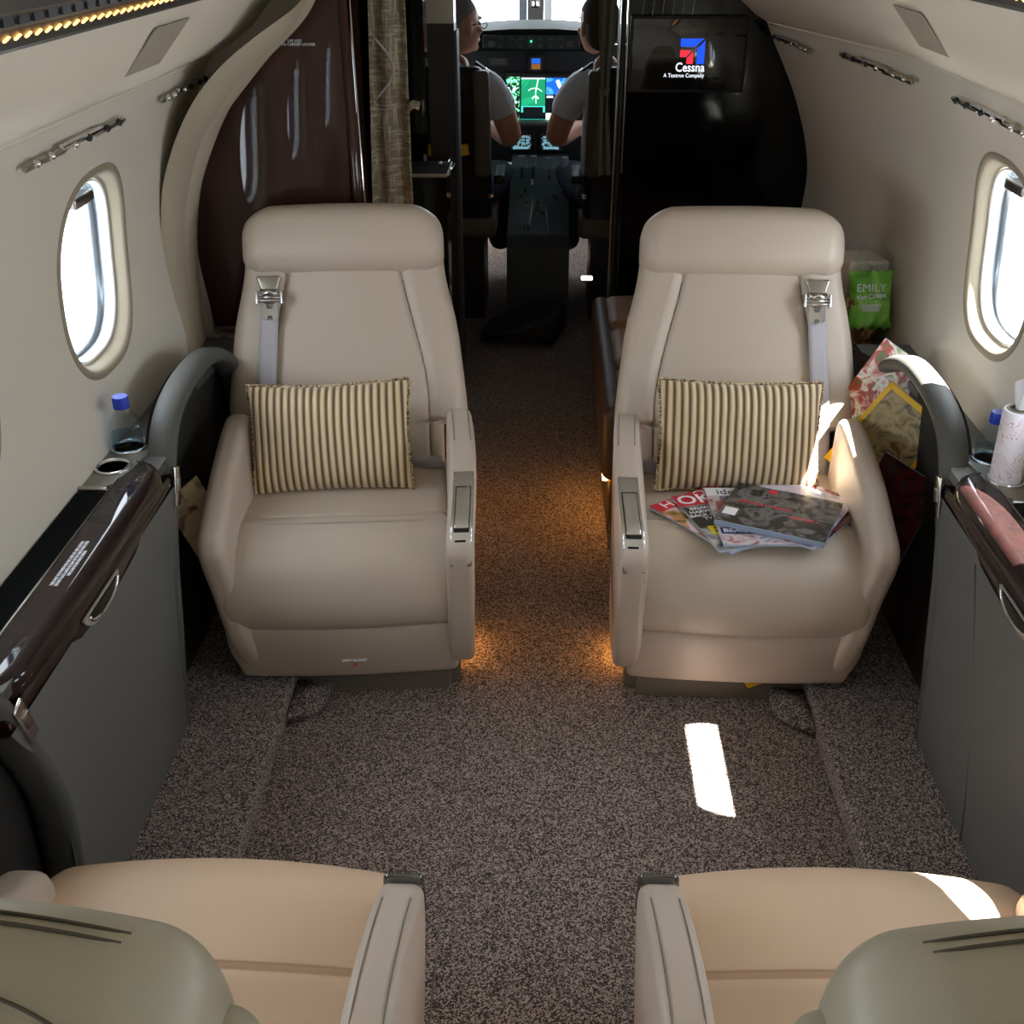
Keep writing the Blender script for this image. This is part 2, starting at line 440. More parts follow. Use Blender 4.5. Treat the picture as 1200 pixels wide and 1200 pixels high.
CP = [(.85, 1.40), (.80, 1.425), (.74, 1.467), (.68, 1.535), (.62, 1.59), (.545, 1.645), (.40, 1.74), (.2, 1.81), (0, 1.83)]
full = [(-x, z) for x, z in CP] + [(x, z) for x, z in reversed(CP[:-1])]
fullc = resample(full, .03, False)
o = link('ceiling', grid_bm(lambda u, v: taper(fullc[round(v * (len(fullc) - 1))][0], -1.6 + 5.86 * u, fullc[round(v * (len(fullc) - 1))][1]), 40, len(fullc) - 1), M['ceil']); struct(o)
# small crease bead between side wall and overhead panel
for s, nm in ((-1, 'trim_1'), (1, 'trim_2')):
    o = link(nm, tube_bm([taper(s * .852, -1.5 + 5.7 * i / 40, 1.398) for i in range(41)], .006, 8), M['ceil']); struct(o)
# floor: aisle and raised carpeted edges
struct(link('floor', box_bm(-.95, .95, -1.6, 6.6, -.06, 0), M['carpet'], smooth=False))
for s, nm in ((-1, 'trim_3'), (1, 'trim_4')):
    x0, x1 = sorted((s * .625, s * .90))
    bm = rbox_bm((x1 - x0) / 2, 1.9, .032, .010, (2, 8, 1), off=((x0 + x1) / 2, .9, .032))
    struct(link(nm, bm, M['carpet2']))
    # low carpeted spur running from the raised edge towards the seat base
    pts = [(s * .63, 2.03), (s * .63, 2.19), (s * .535, 2.19), (s * .545, 2.10)]
    b = poly_bm(pts, .035, plane='xy', base=.001); bmesh.ops.bevel(b, geom=b.edges[:], offset=.008, segments=2, affect='EDGES')
    struct(link('trim_5' if s < 0 else 'trim_6', b, M['carpet2']))
struct(link('wall_back', box_bm(-1.0, 1.0, -1.65, -1.6, 0, 1.85), M['wallc'], smooth=False))

# windows
def window(s, wy, i):
    o = bpy.data.objects.new('window_%d' % i, None); C.objects.link(o); o.location = (s * .95, wy, WZ); struct(o)
    n = 72
    def ring(bm, k, d, zs=0):
        vs = []
        for j in range(n):
            a, b = oval(2 * PI * j / n, k); x = s * (wallx(max(.73, min(1.39, WZ + b))) + d)
            vs.append(bm.verts.new((x - s * .95, a, b)))
        return vs
    def rings(name, L, m, cap=False):
        bm = bmesh.new(); rr = [ring(bm, *q) for q in L]
        for a, b in zip(rr, rr[1:]):
            for j in range(n): bm.faces.new((a[j], a[(j + 1) % n], b[(j + 1) % n], b[j]))
        if cap: bm.faces.new(rr[-1])
        return link(name, bm, m, o)
    rings('window_frame', [(1.065, .003), (1.065, -.001), (1.05, -.0035), (1.0, -.0035), (.965, .002), (.935, .018), (.905, .026)], M['bezel'])
    rings('gasket', [(.906, .025), (.895, .022), (.88, .028), (.87, .040)], M['gasket'])
    rings('reveal', [(.872, .039), (.868, .046), (.86, .05), (.855, .049), (.852, .056), (.846, .0565), (.842, .064)], M['reveal'])
    bm = bmesh.new(); bm.faces.new(ring(bm, .846, .060)); link('pane', bm, M['pane'], o, False)
    # shade housing at the head of the opening
    rbox('shade_pull', (.03, .10, .022), (s * .012, 0, WH / 2 * .74), M['steel'], o, .004)
    if s > 0 and abs(wy - 1.785) < .01:
        # unseen panel added across the upper opening to cut the sun beam
        bs = bmesh.new(); top = [(a, b) for a, b in [oval(2 * PI * j / n, .84) for j in range(n)] if b > .085]
        top.sort(key=lambda q: math.atan2(q[1] - .085, q[0])); bs.faces.new([bs.verts.new((s * (wallx(min(1.39, WZ + b)) + .050 - .95), a, b)) for a, b in top])
        link('sun_blocker', bs, M['wallc'], o, False)
    L = bpy.data.lights.new('portal', 'AREA'); L.shape = 'RECTANGLE'; L.size = WW * .8; L.size_y = WH * .8
    L.cycles.is_portal = True
    lo = bpy.data.objects.new('portal', L); C.objects.link(lo); lo.location = (s * 1.03, wy, WZ)
    lo.rotation_euler = Vector((-s, 0, 0)).to_track_quat('-Z', 'Z').to_euler()
k = 1
for s in (-1, 1):
    for wy in WIN[s]:
        if s < 0 and wy > 2.6: continue
        window(s, wy, k); k += 1

# overhead light and air strip
def overhead(s):
    up = 0 if s < 0 else .018
    t = thing('overhead_light_strip', 'black overhead strip with amber light slots above the %s' % ('side with the lone water bottle' if s < 0 else 'side with the tissue tube'), 'light strip', (s * (.585 - up * .8), 1.6, 1.61 + up))
    e = (1.0 * s, 0, 0)
    def sec(pts, name, m, y0=-3.0, y1=1.4):
        return link(name, poly_bm([(s * (x - .585), z - 1.61) for x, z in pts], y1 - y0, plane='xz', base=y0), m, t, False)
    sec([(.628, 1.575), (.60, 1.585), (.555, 1.617), (.55, 1.645), (.62, 1.60)], 'housing', M['black'])
    sec([(.556, 1.612), (.535, 1.63), (.53, 1.652), (.552, 1.64)], 'air_grille', M['steel'])
    bmg = bmesh.new()
    for i in range(70):
        y = -1.2 + i * .036
        box_bm(s * (.545 - .585) - .006, s * (.545 - .585) + .006, y, y + .024, .008, .018, bmg)
    link('grille_slot', bmg, M['black'], t, False)
    le = mat('warm_led', (255, 190, 110), .4, emit=(255, 180, 90), estr=3.5)
    lens = None
    for i in range(72):
        if lens is None:
            lens = link('led_lens', rbox_bm(.0045, .0026, .0012, .001), le, t)
            lo = lens
        else:
            lo = lens.copy(); C.objects.link(lo); lo.parent = t
        lo.location = (s * (.577 - .585), -1.1 + i * .027, -.0105); lo.rotation_euler = (0, s * R(38), 0)
overhead(-1); overhead(1)
# flush speaker panels in the overhead
def speaker(s, y0):
    pts = [(.744, y0), (.744, y0 + .19), (.668, y0 + .16), (.668, y0 - .03)]
    bm = bmesh.new(); P3 = []
    if s < 0: pts = [(.744, y0), (.744, y0 + .19), (.668, y0 + .16), (.668, y0 - .03)]
    for q in (0, 1):
        P3.append([bm.verts.new((s * (x - .0005 - q * .0012), y, (1.467 if x > .7 else 1.546) - .002 - q * .0012)) for x, y in pts])
    bm.faces.new(P3[1]); bm.faces.new(P3[0])
    for i in range(4): bm.faces.new((P3[0][i], P3[0][(i + 1) % 4], P3[1][(i + 1) % 4], P3[1][i]))
    o = link('speaker_panel', bm, mat('speaker_cloth', (150, 142, 124), .9), None, False)
    tag(o, 'flat taupe speaker panel set in the overhead on the side of the %s' % ('lone water bottle' if s < 0 else 'tissue tube'), 'speaker')
speaker(-1, 1.975); speaker(1, 2.30)

# chrome gasper and reading light bars
def gasper(s, y0, y1, lab, tw=0, dxx=0, dz=0):
    L = y1 - y0; t = thing('reading_light_bar', lab, 'light bar', (s * (.868 - dxx), (y0 + y1) / 2, 1.352 - dz), s * tw, None)
    u = L / .47
    def bar(name, a, b, dz, th, m, dx=0):
        o = rbox(name, (.010, (b - a) * L, th), (-s * (.006 + dx), (a + b) / 2 * L - L / 2, dz), m, t, .003); o.rotation_euler = (0, s * R(-28), 0); return o
    bar('light_rail', 0, .36, -.004, .010, M['steel']); bar('light_rail', .30, .72, .002, .010, M['chrome'], .004); bar('light_rail', .66, 1, -.003, .010, M['steel'])
    for a in (.07, .2, .42, .56, .76, .9):
        o = link('nozzle', lathe_bm([(0, -.008), (.005, -.008), (.007, -.003), (.006, .003), (0, .003)], 14), M['chrome'] if a < .5 else M['black'], t)
        o.location = (-s * .012, (a - .5) * L, 0); o.rotation_euler = (0, s * R(60), 0)
    for a in (.33, .69):
        bar('end_stop', a - .02, a + .02, .001, .013, M['black'], .002)
gasper(-1, 1.79, 2.26, 'chrome light bar above the window over the lone water bottle')
gasper(-1, 2.50, 2.86, 'chrome light bar beside the pale arch of the wooden closet')
gasper(1, 2.12, 2.585, 'chrome light bar above the window over the tissue tube')
gasper(1, 2.88, 3.46, 'chrome light bar above the basket, between two others', .075, .024, .006)
gasper(1, 3.74, 4.20, 'chrome light bar next to the black cabinet with the screen', .084, .088, .030)

# ------------------------------------------------------------------ arch and closet
OUT = [(-.945, .713), (-.957, .787), (-.962, .897), (-.955, 1.025), (-.94, 1.117), (-.915, 1.187), (-.876, 1.265), (-.824, 1.34), (-.757, 1.406), (-.682, 1.46), (-.631, 1.492), (-.581, 1.525), (-.553, 1.56), (-.50, 1.66), (-.44, 1.72)]
MID = [(-.925, .70), (-.934, .782), (-.94, .873), (-.938, .94), (-.926, 1.026), (-.908, 1.1), (-.868, 1.202), (-.821, 1.271), (-.760, 1.346), (-.690, 1.408), (-.619, 1.468), (-.574, 1.531), (-.545, 1.58), (-.50, 1.66), (-.44, 1.72)]
INN = [(-.961, .691), (-.960, .776), (-.957, .894), (-.941, 1.008), (-.909, 1.118), (-.844, 1.245), (-.797, 1.31), (-.749, 1.356), (-.678, 1.425), (-.621, 1.473), (-.586, 1.52), (-.566, 1.557), (-.54, 1.60), (-.50, 1.66), (-.44, 1.72)]
def strip(name, A, ya, B, yb, m, parent=None):
    a, b = catmull(A, 4, False), catmull(B, 4, False); n = len(a) - 1
    def f(u, v):
        i = round(u * n); p, q = a[i], b[i]; w = v; bow = sin(PI * v) * .006
        return (p[0] + (q[0] - p[0]) * w + bow, ya + (yb - ya) * w, p[1] + (q[1] - p[1]) * w - bow * .3)
    return link(name, grid_bm(f, n, 5), m, parent)
arch = bpy.data.objects.new('trim_7', None); C.objects.link(arch); struct(arch)
strip('outer_band', OUT, 2.64, MID, 2.74, M['archtan'], arch); strip('inner_band', MID, 2.74, INN, 2.9, M['archlight'], arch)
strip('bounce_board', [(x * 1.0, z) for x, z in OUT], 2.87, [(-.99, .713), (-1.0, .9), (-1.0, 1.05), (-.99, 1.2), (-.95, 1.32), (-.92, 1.4), (-.86, 1.45), (-.80, 1.5), (-.72, 1.58), (-.66, 1.62), (-.6, 1.66), (-.56, 1.69), (-.5, 1.73), (-.46, 1.76), (-.43, 1.79)], 2.89, M['wallc'], arch)  # added cream plate: closes the gap behind the arch and bounces light into it
# pale base below the closet
struct(link('trim_8', rbox_bm(.225, .20, .335, .012, (1, 1, 1), off=(-.735, 3.03, .335)), M['archlight']))

cl = thing('closet', 'tall dark wooden closet with glossy front between the pale arch and the woven curtain', 'closet', (-.73, 3.1, .69))
pts = [(x - (-.73) - .012, z - .69) for x, z in catmull(INN[:12], 4, False)] + [(-.50 + .73, 1.66 - .69), (-.53 + .73, 1.0), (-.535 + .73, 0.0)]
link('front_panel', poly_bm(pts, .30, plane='xz', base=-.2), M['woodv'], cl, False)
link('edge_post', tube_bm([(.208, -.19, 0), (.213, -.19, .35), (.205, -.19, 1.05)], .014, 12, flat=(1, 1.6)), M['woodv'], cl)
link('edge_strip', tube_bm([(.226, -.197, 0), (.231, -.197, .35), (.222, -.197, 1.05)], .0022, 6), M['chrome'], cl)
text('placard', 'LIFE VEST\nIN THIS CABINET LOCKER', .0085, M['print_white'], cl, (.085, -.2012, .735), (PI / 2, 0, 0), spacing=.9)
rbox('base_strip', (.42, .01, .008), (-.005, -.203, .004), M['steel'], cl, .002)

# ------------------------------------------------------------------ right hand galley bulkhead
bk = thing('galley_cabinet', 'glossy black galley cabinet carrying the lit screen beside the cockpit doorway', 'cabinet', (.6, 4.4, 0))
ptsR = [(taper(x, 4.25, z)[0] + .004, taper(x, 4.25, z)[2]) for x, z in resample(PW, .05, False) if z > .02] + [taper(x, 4.25, z)[0::2] for x, z in CP[1:6]]
ptsR = [(.26, .001)] + [(max(.27, a), b) for a, b in ptsR] + [(.26, 1.64)]
link('front_panel', poly_bm([(x - .6, z) for x, z in ptsR], .15, plane='xz', base=-.15), M['blackgloss'], bk, False)
rbox('door_post', (.02, .05, 1.6), (.238 - .6, -.145, .8), M['black'], bk, .008)
rbox('post_edge_strip', (.006, .01, 1.6), (.222 - .6, -.17, .8), M['steel'], bk, .002)
rbox('post_edge_strip', (.006, .01, .75), (.252 - .6, -.172, 1.22), M['steel'], bk, .002)
rbox('upper_shelf_edge', (.40, .012, .008), (.47 - .6, -.155, 1.345), M['black'], bk, .002)
# glasses holder hint: row of tall stemmed glass edges behind the smoked upper panel
for i in range(6):
    o = link('etched_line', tube_bm([(.30 + .035 * i - .6 + .012 * j / 8, -.1525, 1.36 + .15 * j / 8) for j in range(9)], .0012, 6), M['steel'], bk)
scn = thing('display_screen', 'wide black glass screen showing a red and blue arrow emblem with white lettering', 'screen', (.468, 4.245, 1.255))
rbox('bezel', (.415, .016, .255), (0, -.008, 0), M['black'], scn, .004)
rbox('glass', (.395, .006, .235), (0, -.018, 0), M['blackglass'], scn, .002)
EB = mat('screen_blue', (20, 70, 220), .4, emit=(24, 76, 225), estr=.8); ER = mat('screen_red', (226, 40, 60), .4, emit=(226, 44, 66), estr=.7); EW = mat('screen_white', (235, 240, 250), .4, emit=(235, 242, 255), estr=.75)
def sy(q): return [(a / 1000 - .468 + .0, b / 1000 - 1.255) for a, b in q]
ox, oz, ku = 440, 1308, .70
def em(q): return [((ox + a) / 1000 - .468, (oz - b) / 1000 - 1.255) for a, b in q]
for nm, q, m in (('emblem_bar', [(0, 0), (82, 0), (52, 26), (0, 26)], EB), ('emblem_bar', [(86, 6), (86, 83), (60, 83), (60, 32)], EB),
                 ('emblem_wedge', [(0, 38), (40, 38), (22, 60), (0, 60)], ER), ('emblem_wedge', [(47, 42), (47, 83), (24, 83), (24, 64)], ER)):
    link(nm, poly_bm(em(q), .002, plane='xz', base=-.0235), m, scn, False)
text('lettering', 'Cessna', .042, EW, scn, (.478 - .468, -.0235, 1.2125 - 1.255), (PI / 2, 0, 0), bold=.0005, ext=.001, sx=.86)
text('lettering', 'A Textron Company', .0185, EW, scn, (.458 - .468, -.0235, 1.186 - 1.255), (PI / 2, 0, 0), bold=.0001, ext=.0005, sx=.92)

# ------------------------------------------------------------------ left entry side
def curtain(name, label, x0, x1, y, z0, z1, folds, amp, m, pinch=None, tie=False, lean=0):
    def f(u, v):
        z = z0 + (z1 - z0) * v; k = 1
        if pinch: k = 1 - pinch[1] * math.exp(-((z - pinch[0]) / .16) ** 2)
        xc = (x0 + x1) / 2 + lean * (1 - v)
        a = amp * (sin(u * folds * 2 * PI + 1.3 * sin(v * 3)) + .35 * sin(u * folds * 4.7 + v * 9))
        a += amp * .25 * sin(v * 40 + 6 * u) * (1 if not pinch else 0)
        return (xc + (u - .5) * (x1 - x0) * k, y + a, z)
    t = thing(name, label, 'curtain', ((x0 + x1) / 2, y, z0))
    bm = grid_bm(f, 60, 60); o = link('fabric', bm, m, t)
    o.location = (-(x0 + x1) / 2, -y, -z0)
    md = o.modifiers.new('s', 'SOLIDIFY'); md.thickness = .003; bake(o)
    for p in o.data.polygons: p.use_smooth = True
    if tie:
        zz = pinch[0]; w = (x1 - x0) * (1 - pinch[1]) * .55
        xc = lean * (1 - (zz - z0) / (z1 - z0))
        bm = tube_bm([(xc + w * cos(q * PI / 8), amp * 1.5 * sin(q * PI / 8), zz - z0 + .006 * sin(q)) for q in range(17)], .006, 8, flat=(.5, 1.8))
        link('tieback', bm, m, t)
    return t
cu = curtain('woven_curtain', 'grey woven curtain hanging beside the wooden closet', -.595, -.425, 3.36, .05, 1.66, 2.5, .012, M['curtain'])
link('strap', tube_bm([(.085, -.03, 1.16), (.10, -.035, 1.17), (.118, -.035, 1.165)], .012, 8, flat=(.3, 1)), M['curtain'], cu)
link('cord', tube_bm([(-.01 + .055 * sin(t * PI), -.03, 1.35 - .17 * t) for t in [i / 12 for i in range(13)]], .0035, 6), M['belt'], cu)
# entry side: dark partition and low cabinet
pt = thing('entry_partition', 'tall black partition panel between the woven curtain and the cockpit doorway', 'partition', (-.45, 4.26, 0))
link('tall_panel', box_bm(-.30, -.01, -.10, .0, 0, 1.6), M['blackgloss'], pt, False)
link('lower_panel', box_bm(-.0, .095, -.10, .0, 0, 1.36), M['black'], pt, False)
link('reflection_plate', box_bm(.0, .095, -.098, -.01, 1.36, 1.62), M['steel'], pt, False)  # steel plate added to stand in for a bright reflection on the partition
rbox('door_edge', (.012, .12, 1.33), (.098, -.05, .67), M['cockpit'], pt, .004)
for z in (1.05, .86, .7): link('hinge', lathe_bm([(0, 0), (.006, 0), (.006, .06), (0, .06)], 10), M['steel'], pt).location = (-.02, -.108, z)
lc = thing('entry_cabinet', 'low black cabinet with a pale edged top next to the cockpit doorway', 'cabinet', (-.42, 3.85, 0))
link('body', box_bm(-.20, .055, -.05, .14, 0, .915), M['blackgloss'], lc, False)
rbox('top', (.27, .20, .014), (-.073, .045, .923), M['black'], lc, .003)
rbox('edge_strip', (.17, .006, .012), (-.025, -.058, .922), M['steel'], lc, .002)
link('side_edge', tube_bm([(.062, -.05, .922), (.066, .14, .922)], .006, 8), M['chrome'], lc)
o = rbox('glass_tray', (.035, .09, .02), (-.375, 3.90, .945), M['bottle'], None, .006)
tag(o, 'small clear dish on the low black cabinet beside the cockpit doorway', 'dish')
rbox('bright_strip', (.004, .02, .24), (.062, -.06, .42), M['steel'], lc, .001)

# cockpit curtain, right
curtain('cockpit_curtain', 'narrow grey green curtain tied back at the side of the cockpit doorway', .142, .205, 4.12, .86, 1.62, 2, .012, M['curtain2'], (1.145, .55), True)
# ------------------------------------------------------------------ side consoles
YM = 1.67   # the console bay is symmetrical about this station
def console(s):
    who = 'and wood table lid carrying only a water bottle' if s < 0 else 'and wood table lid below the tissue tube'
    t = thing('side_console', 'grey side console %s' % who, 'console', (s * .87, YM, 0))
    cx = -s * .87
    L = lambda x, y, z: (s * x - s * .87, y - YM, z)
    ys = lambda y: 2 * YM - y
    # lower panel between the two pockets
    def edge_y(z):   # edge of the pocket at height z
        return 1.99 + .12 * smooth((z - .45) / .25) - .02 * smooth((.3 - z) / .3)
    def f(u, v):
        z = .045 + .60 * v; ye = edge_y(z); y = ys(ye) + (ye - ys(ye)) * u
        return L(.832 - .030 * v - .004 * sin(PI * v), y, z)
    link('lower_panel', grid_bm(f, 16, 14), M['side'], t)
    # pocket backs and their rims, one at each end
    for q, nm in ((0, 'a'), (1, 'b')):
        Y = (lambda y: y) if q == 0 else ys
        yend = 2.83
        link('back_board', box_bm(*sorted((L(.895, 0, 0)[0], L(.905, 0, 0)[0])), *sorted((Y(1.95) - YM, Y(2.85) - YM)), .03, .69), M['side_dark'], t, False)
        lip = catmull([(1.975, .04), (1.97, .2), (1.985, .42), (2.045, .60), (2.09, .70), (2.16, .762), (2.28, .788), (2.42, .785), (2.54, .75), (2.63, .69), (2.69, .6), (2.72, .45), (2.74, .25), (2.74, .04)], 5, False)
        bb = bmesh.new()
        bb.faces.new([bb.verts.new(L(.870 + .02 * smooth((.5 - z) / .3), Y(y), z)) for y, z in lip])
        link('pocket_back', bb, M['pocket'], t, False)
        bm = bmesh.new()
        # section: flat outer face + rounded inner lip
        secs = [(.862, -.010), (.860, .008), (.85, .018), (.822, .019), (.806, .012), (.800, .0), (.804, -.012), (.82, -.018), (.85, -.018), (.862, -.016)]
        rows = []
        for i, (y, z) in enumerate(lip):
            a, b = lip[max(0, i - 1)], lip[min(len(lip) - 1, i + 1)]
            d = Vector((b[0] - a[0], b[1] - a[1])).normalized(); n2 = Vector((-d.y, d.x))
            fl = .028 * smooth((.45 - z) / .45)
            rows.append([bm.verts.new(L(x + fl, Y(y + n2.x * o), z + n2.y * o)) for x, o in secs])
        for a, b in zip(rows, rows[1:]):
            for i in range(len(secs)): bm.faces.new((a[i], a[(i + 1) % len(secs)], b[(i + 1) % len(secs)], b[i]))
        link('pocket_rim', bm, M['rim'] , t)
        # filler behind the rim, end towards the next bay
        link('end_filler', box_bm(*sorted((L(.82, 0, 0)[0], L(.90, 0, 0)[0])), *sorted((Y(2.74) - YM, Y(2.83) - YM)), .03, .69), M['side'], t, False)
    # ledge
    lp = [(.945, ys(2.80)), (.945, 2.80), (.80, 2.80), (.80, 2.74), (.86, 2.62), (.872, 2.45), (.868, 2.25), (.85, 2.13), (.815, 2.06)]
    lp = lp + [(x, ys(y)) for x, y in reversed(lp[3:])] + [(.80, ys(2.80))]
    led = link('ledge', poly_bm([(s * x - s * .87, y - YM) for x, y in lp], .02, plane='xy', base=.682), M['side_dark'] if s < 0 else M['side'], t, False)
    # cup holder plate
    cups = [(.905, 2.005), (.905, 2.10)]
    pl = [(.942, 1.905), (.885, 1.925), (.865, 2.0), (.855, 2.09), (.872, 2.15), (.942, 2.16)]
    plate = link('cup_plate', poly_bm([(s * x - s * .87, y - YM) for x, y in pl], .006, plane='xy', base=.7022), M['plate'], t, False)
    cut = []
    for x, y in cups:
        c = link('cut', lathe_bm([(.0325, .55), (.0325, .8)], 40), None); c.location = (s * x, y, 0)
        bm = bmesh.new(); bm.from_mesh(c.data); bmesh.ops.holes_fill(bm, edges=bm.edges[:]); bmesh.ops.recalc_face_normals(bm, faces=bm.faces[:]); bm.to_mesh(c.data); bm.free(); cut.append(c)
    bpy.context.view_layer.update()
    bool_cut(led, cut); bool_cut(plate, cut)
    for c in cut: bpy.data.objects.remove(c)
    for x, y in cups:
        link('cup_rim', lathe_bm([(.031, .700), (.031, .711), (.0345, .7135), (.0375, .711), (.0375, .708)], 40), M['chrome'], t).location = L(x, y, 0)
        link('cup_well', lathe_bm([(.0315, .708), (.031, .66), (.029, .63), (0, .628)], 36), M['black'], t).location = L(x, y, 0)
    rbox('plate_edge', (.062, .012, .012), L(.912, 1.905, .708), M['steel'], t, .003)
    # ribbed sliding cover beside the wall
    bm = bmesh.new(); n = 14
    def rf(u, v):
        x = .881 + .062 * u
        return L(x, ys(2.10) + (1.895 - ys(2.10)) * v, .7075 + .0030 * (1 if int(u * n * 2 + .5) % 2 else -1))
    link('ribbed_cover', grid_bm(rf, n * 2, 2), M['rib'], t, False)
    # wood table lid: rounded edge towards the aisle
    ya, yb = ys(2.06), 2.035
    sec = [(.878, .7075), (.828, .7085), (.818, .7075), (.809, .702), (.804, .693), (.8015, .676), (.803, .672), (.83, .670), (.878, .672)]
    bm = bmesh.new(); rows = []
    N = 60
    for i in range(N + 1):
        y = ya + (yb - ya) * i / N; e = min((y - ya), (yb - y)); k = math.sqrt(max(0, 1 - (1 - min(1, e / .07)) ** 2)); sh = (1 - k) * .035
        rows.append([bm.verts.new(L(min(.878, x + sh * (1 if x < .86 else 0)), y, z)) for x, z in sec])
    for a, b in zip(rows, rows[1:]):
        for i in range(len(sec)): bm.faces.new((a[i], a[(i + 1) % len(sec)], b[(i + 1) % len(sec)], b[i]))
    bm.faces.new(rows[0]); bm.faces.new(rows[-1])
    link('table_lid', bm, M['wood'], t, True, 40)
    link('lid_strip', tube_bm([L(.879, ya + .02, .7085), L(.879, yb - .01, .7085)], .0016, 6), M['steel'], t)
    sec2 = [(.85, .669), (.806, .669), (.802, .66), (.800, .64), (.801, .622), (.806, .612), (.82, .608), (.85, .608)]
    bm = bmesh.new(); rows = []
    for i in range(N + 1):
        y = ya - .03 + (yb - ya + .06) * i / N; e = min(y - ya + .03, yb + .03 - y); k = smooth(e / .45)
        zc = .668
        rows.append([bm.verts.new(L(x + .004 * (1 - k), y, zc - (zc - z) * (.55 + .45 * k))) for x, z in sec2])
    for a, b in zip(rows, rows[1:]):
        for i in range(len(sec2)): bm.faces.new((a[i], a[(i + 1) % len(sec2)], b[(i + 1) % len(sec2)], b[i]))
    bm.faces.new(rows[0]); bm.faces.new(rows[-1])
    link('fascia', bm, M['wood'], t, True, 40)
    # warning text on the lid
    text('placard', 'TABLE MUST BE STOWED FOR TAXI, TAKE OFF AND LANDING\nDO NOT PLACE LOADS OR LEAN ON THE TABLE WHEN OPEN\nMAX LOAD 25 LBS EVENLY SPREAD', .0085, M['print_white'], t, L(.846, 1.63 if s < 0 else 1.66, .7088), (0, 0, PI / 2 if s < 0 else -PI / 2), bold=.0001, ext=.0003, sx=.62)
    # handle: half moon pull
    h = []
    for i in range(17):
        a = PI * i / 16; h.append(L(.7925, 1.61 + .068 * cos(a), .656 - .026 * sin(a)))
    hp_ = poly_bm([(1.61 - YM + .084 * cos(PI * i / 20), .658 - .036 * sin(PI * i / 20)) for i in range(21)], .006, plane='yz', base=s * .798 - s * .87 - .003)
    bmesh.ops.bevel(hp_, geom=hp_.edges[:], offset=.0015, segments=2, affect='EDGES')
    link('handle', hp_, M['satin'], t, True, 40)
    link('handle_lip', tube_bm(h, .0035, 8, flat=(.8, 1.1)), M['chrome'], t)
    link('handle_plate', poly_bm([(1.61 - YM + .064 * cos(PI * i / 16), .655 - .023 * sin(PI * i / 16)) for i in range(17)], .004, plane='yz', base=s * .7945 - s * .87 - .002), M['blackgloss'], t, False)
    # latches at the two ends of the table
    for Y in ((lambda y: y), ys):
        o = rbox('latch', (.006, .030, .085), L(.7985 if s else 0, Y(2.055), .64), M['chrome'], t, .0025); o.rotation_euler = (R(-18) if Y(2.055) > YM else R(18), 0, 0)
        o = rbox('latch_button', (.006, .018, .03), L(.795, Y(2.055), .645), M['steel'], t, .0025); o.rotation_euler = (R(-18) if Y(2.055) > YM else R(18), 0, 0)
    # hairline joint on the lower panel
    if s > 0: link('panel_joint', tube_bm([L(.8285 - .0275 * v, 1.66 + .16 * v ** 1.6, .06 + .56 * v) for v in [i / 12 for i in range(13)]], .0016, 6), M['side_dark'], t)
    return t
console(-1); console(1)

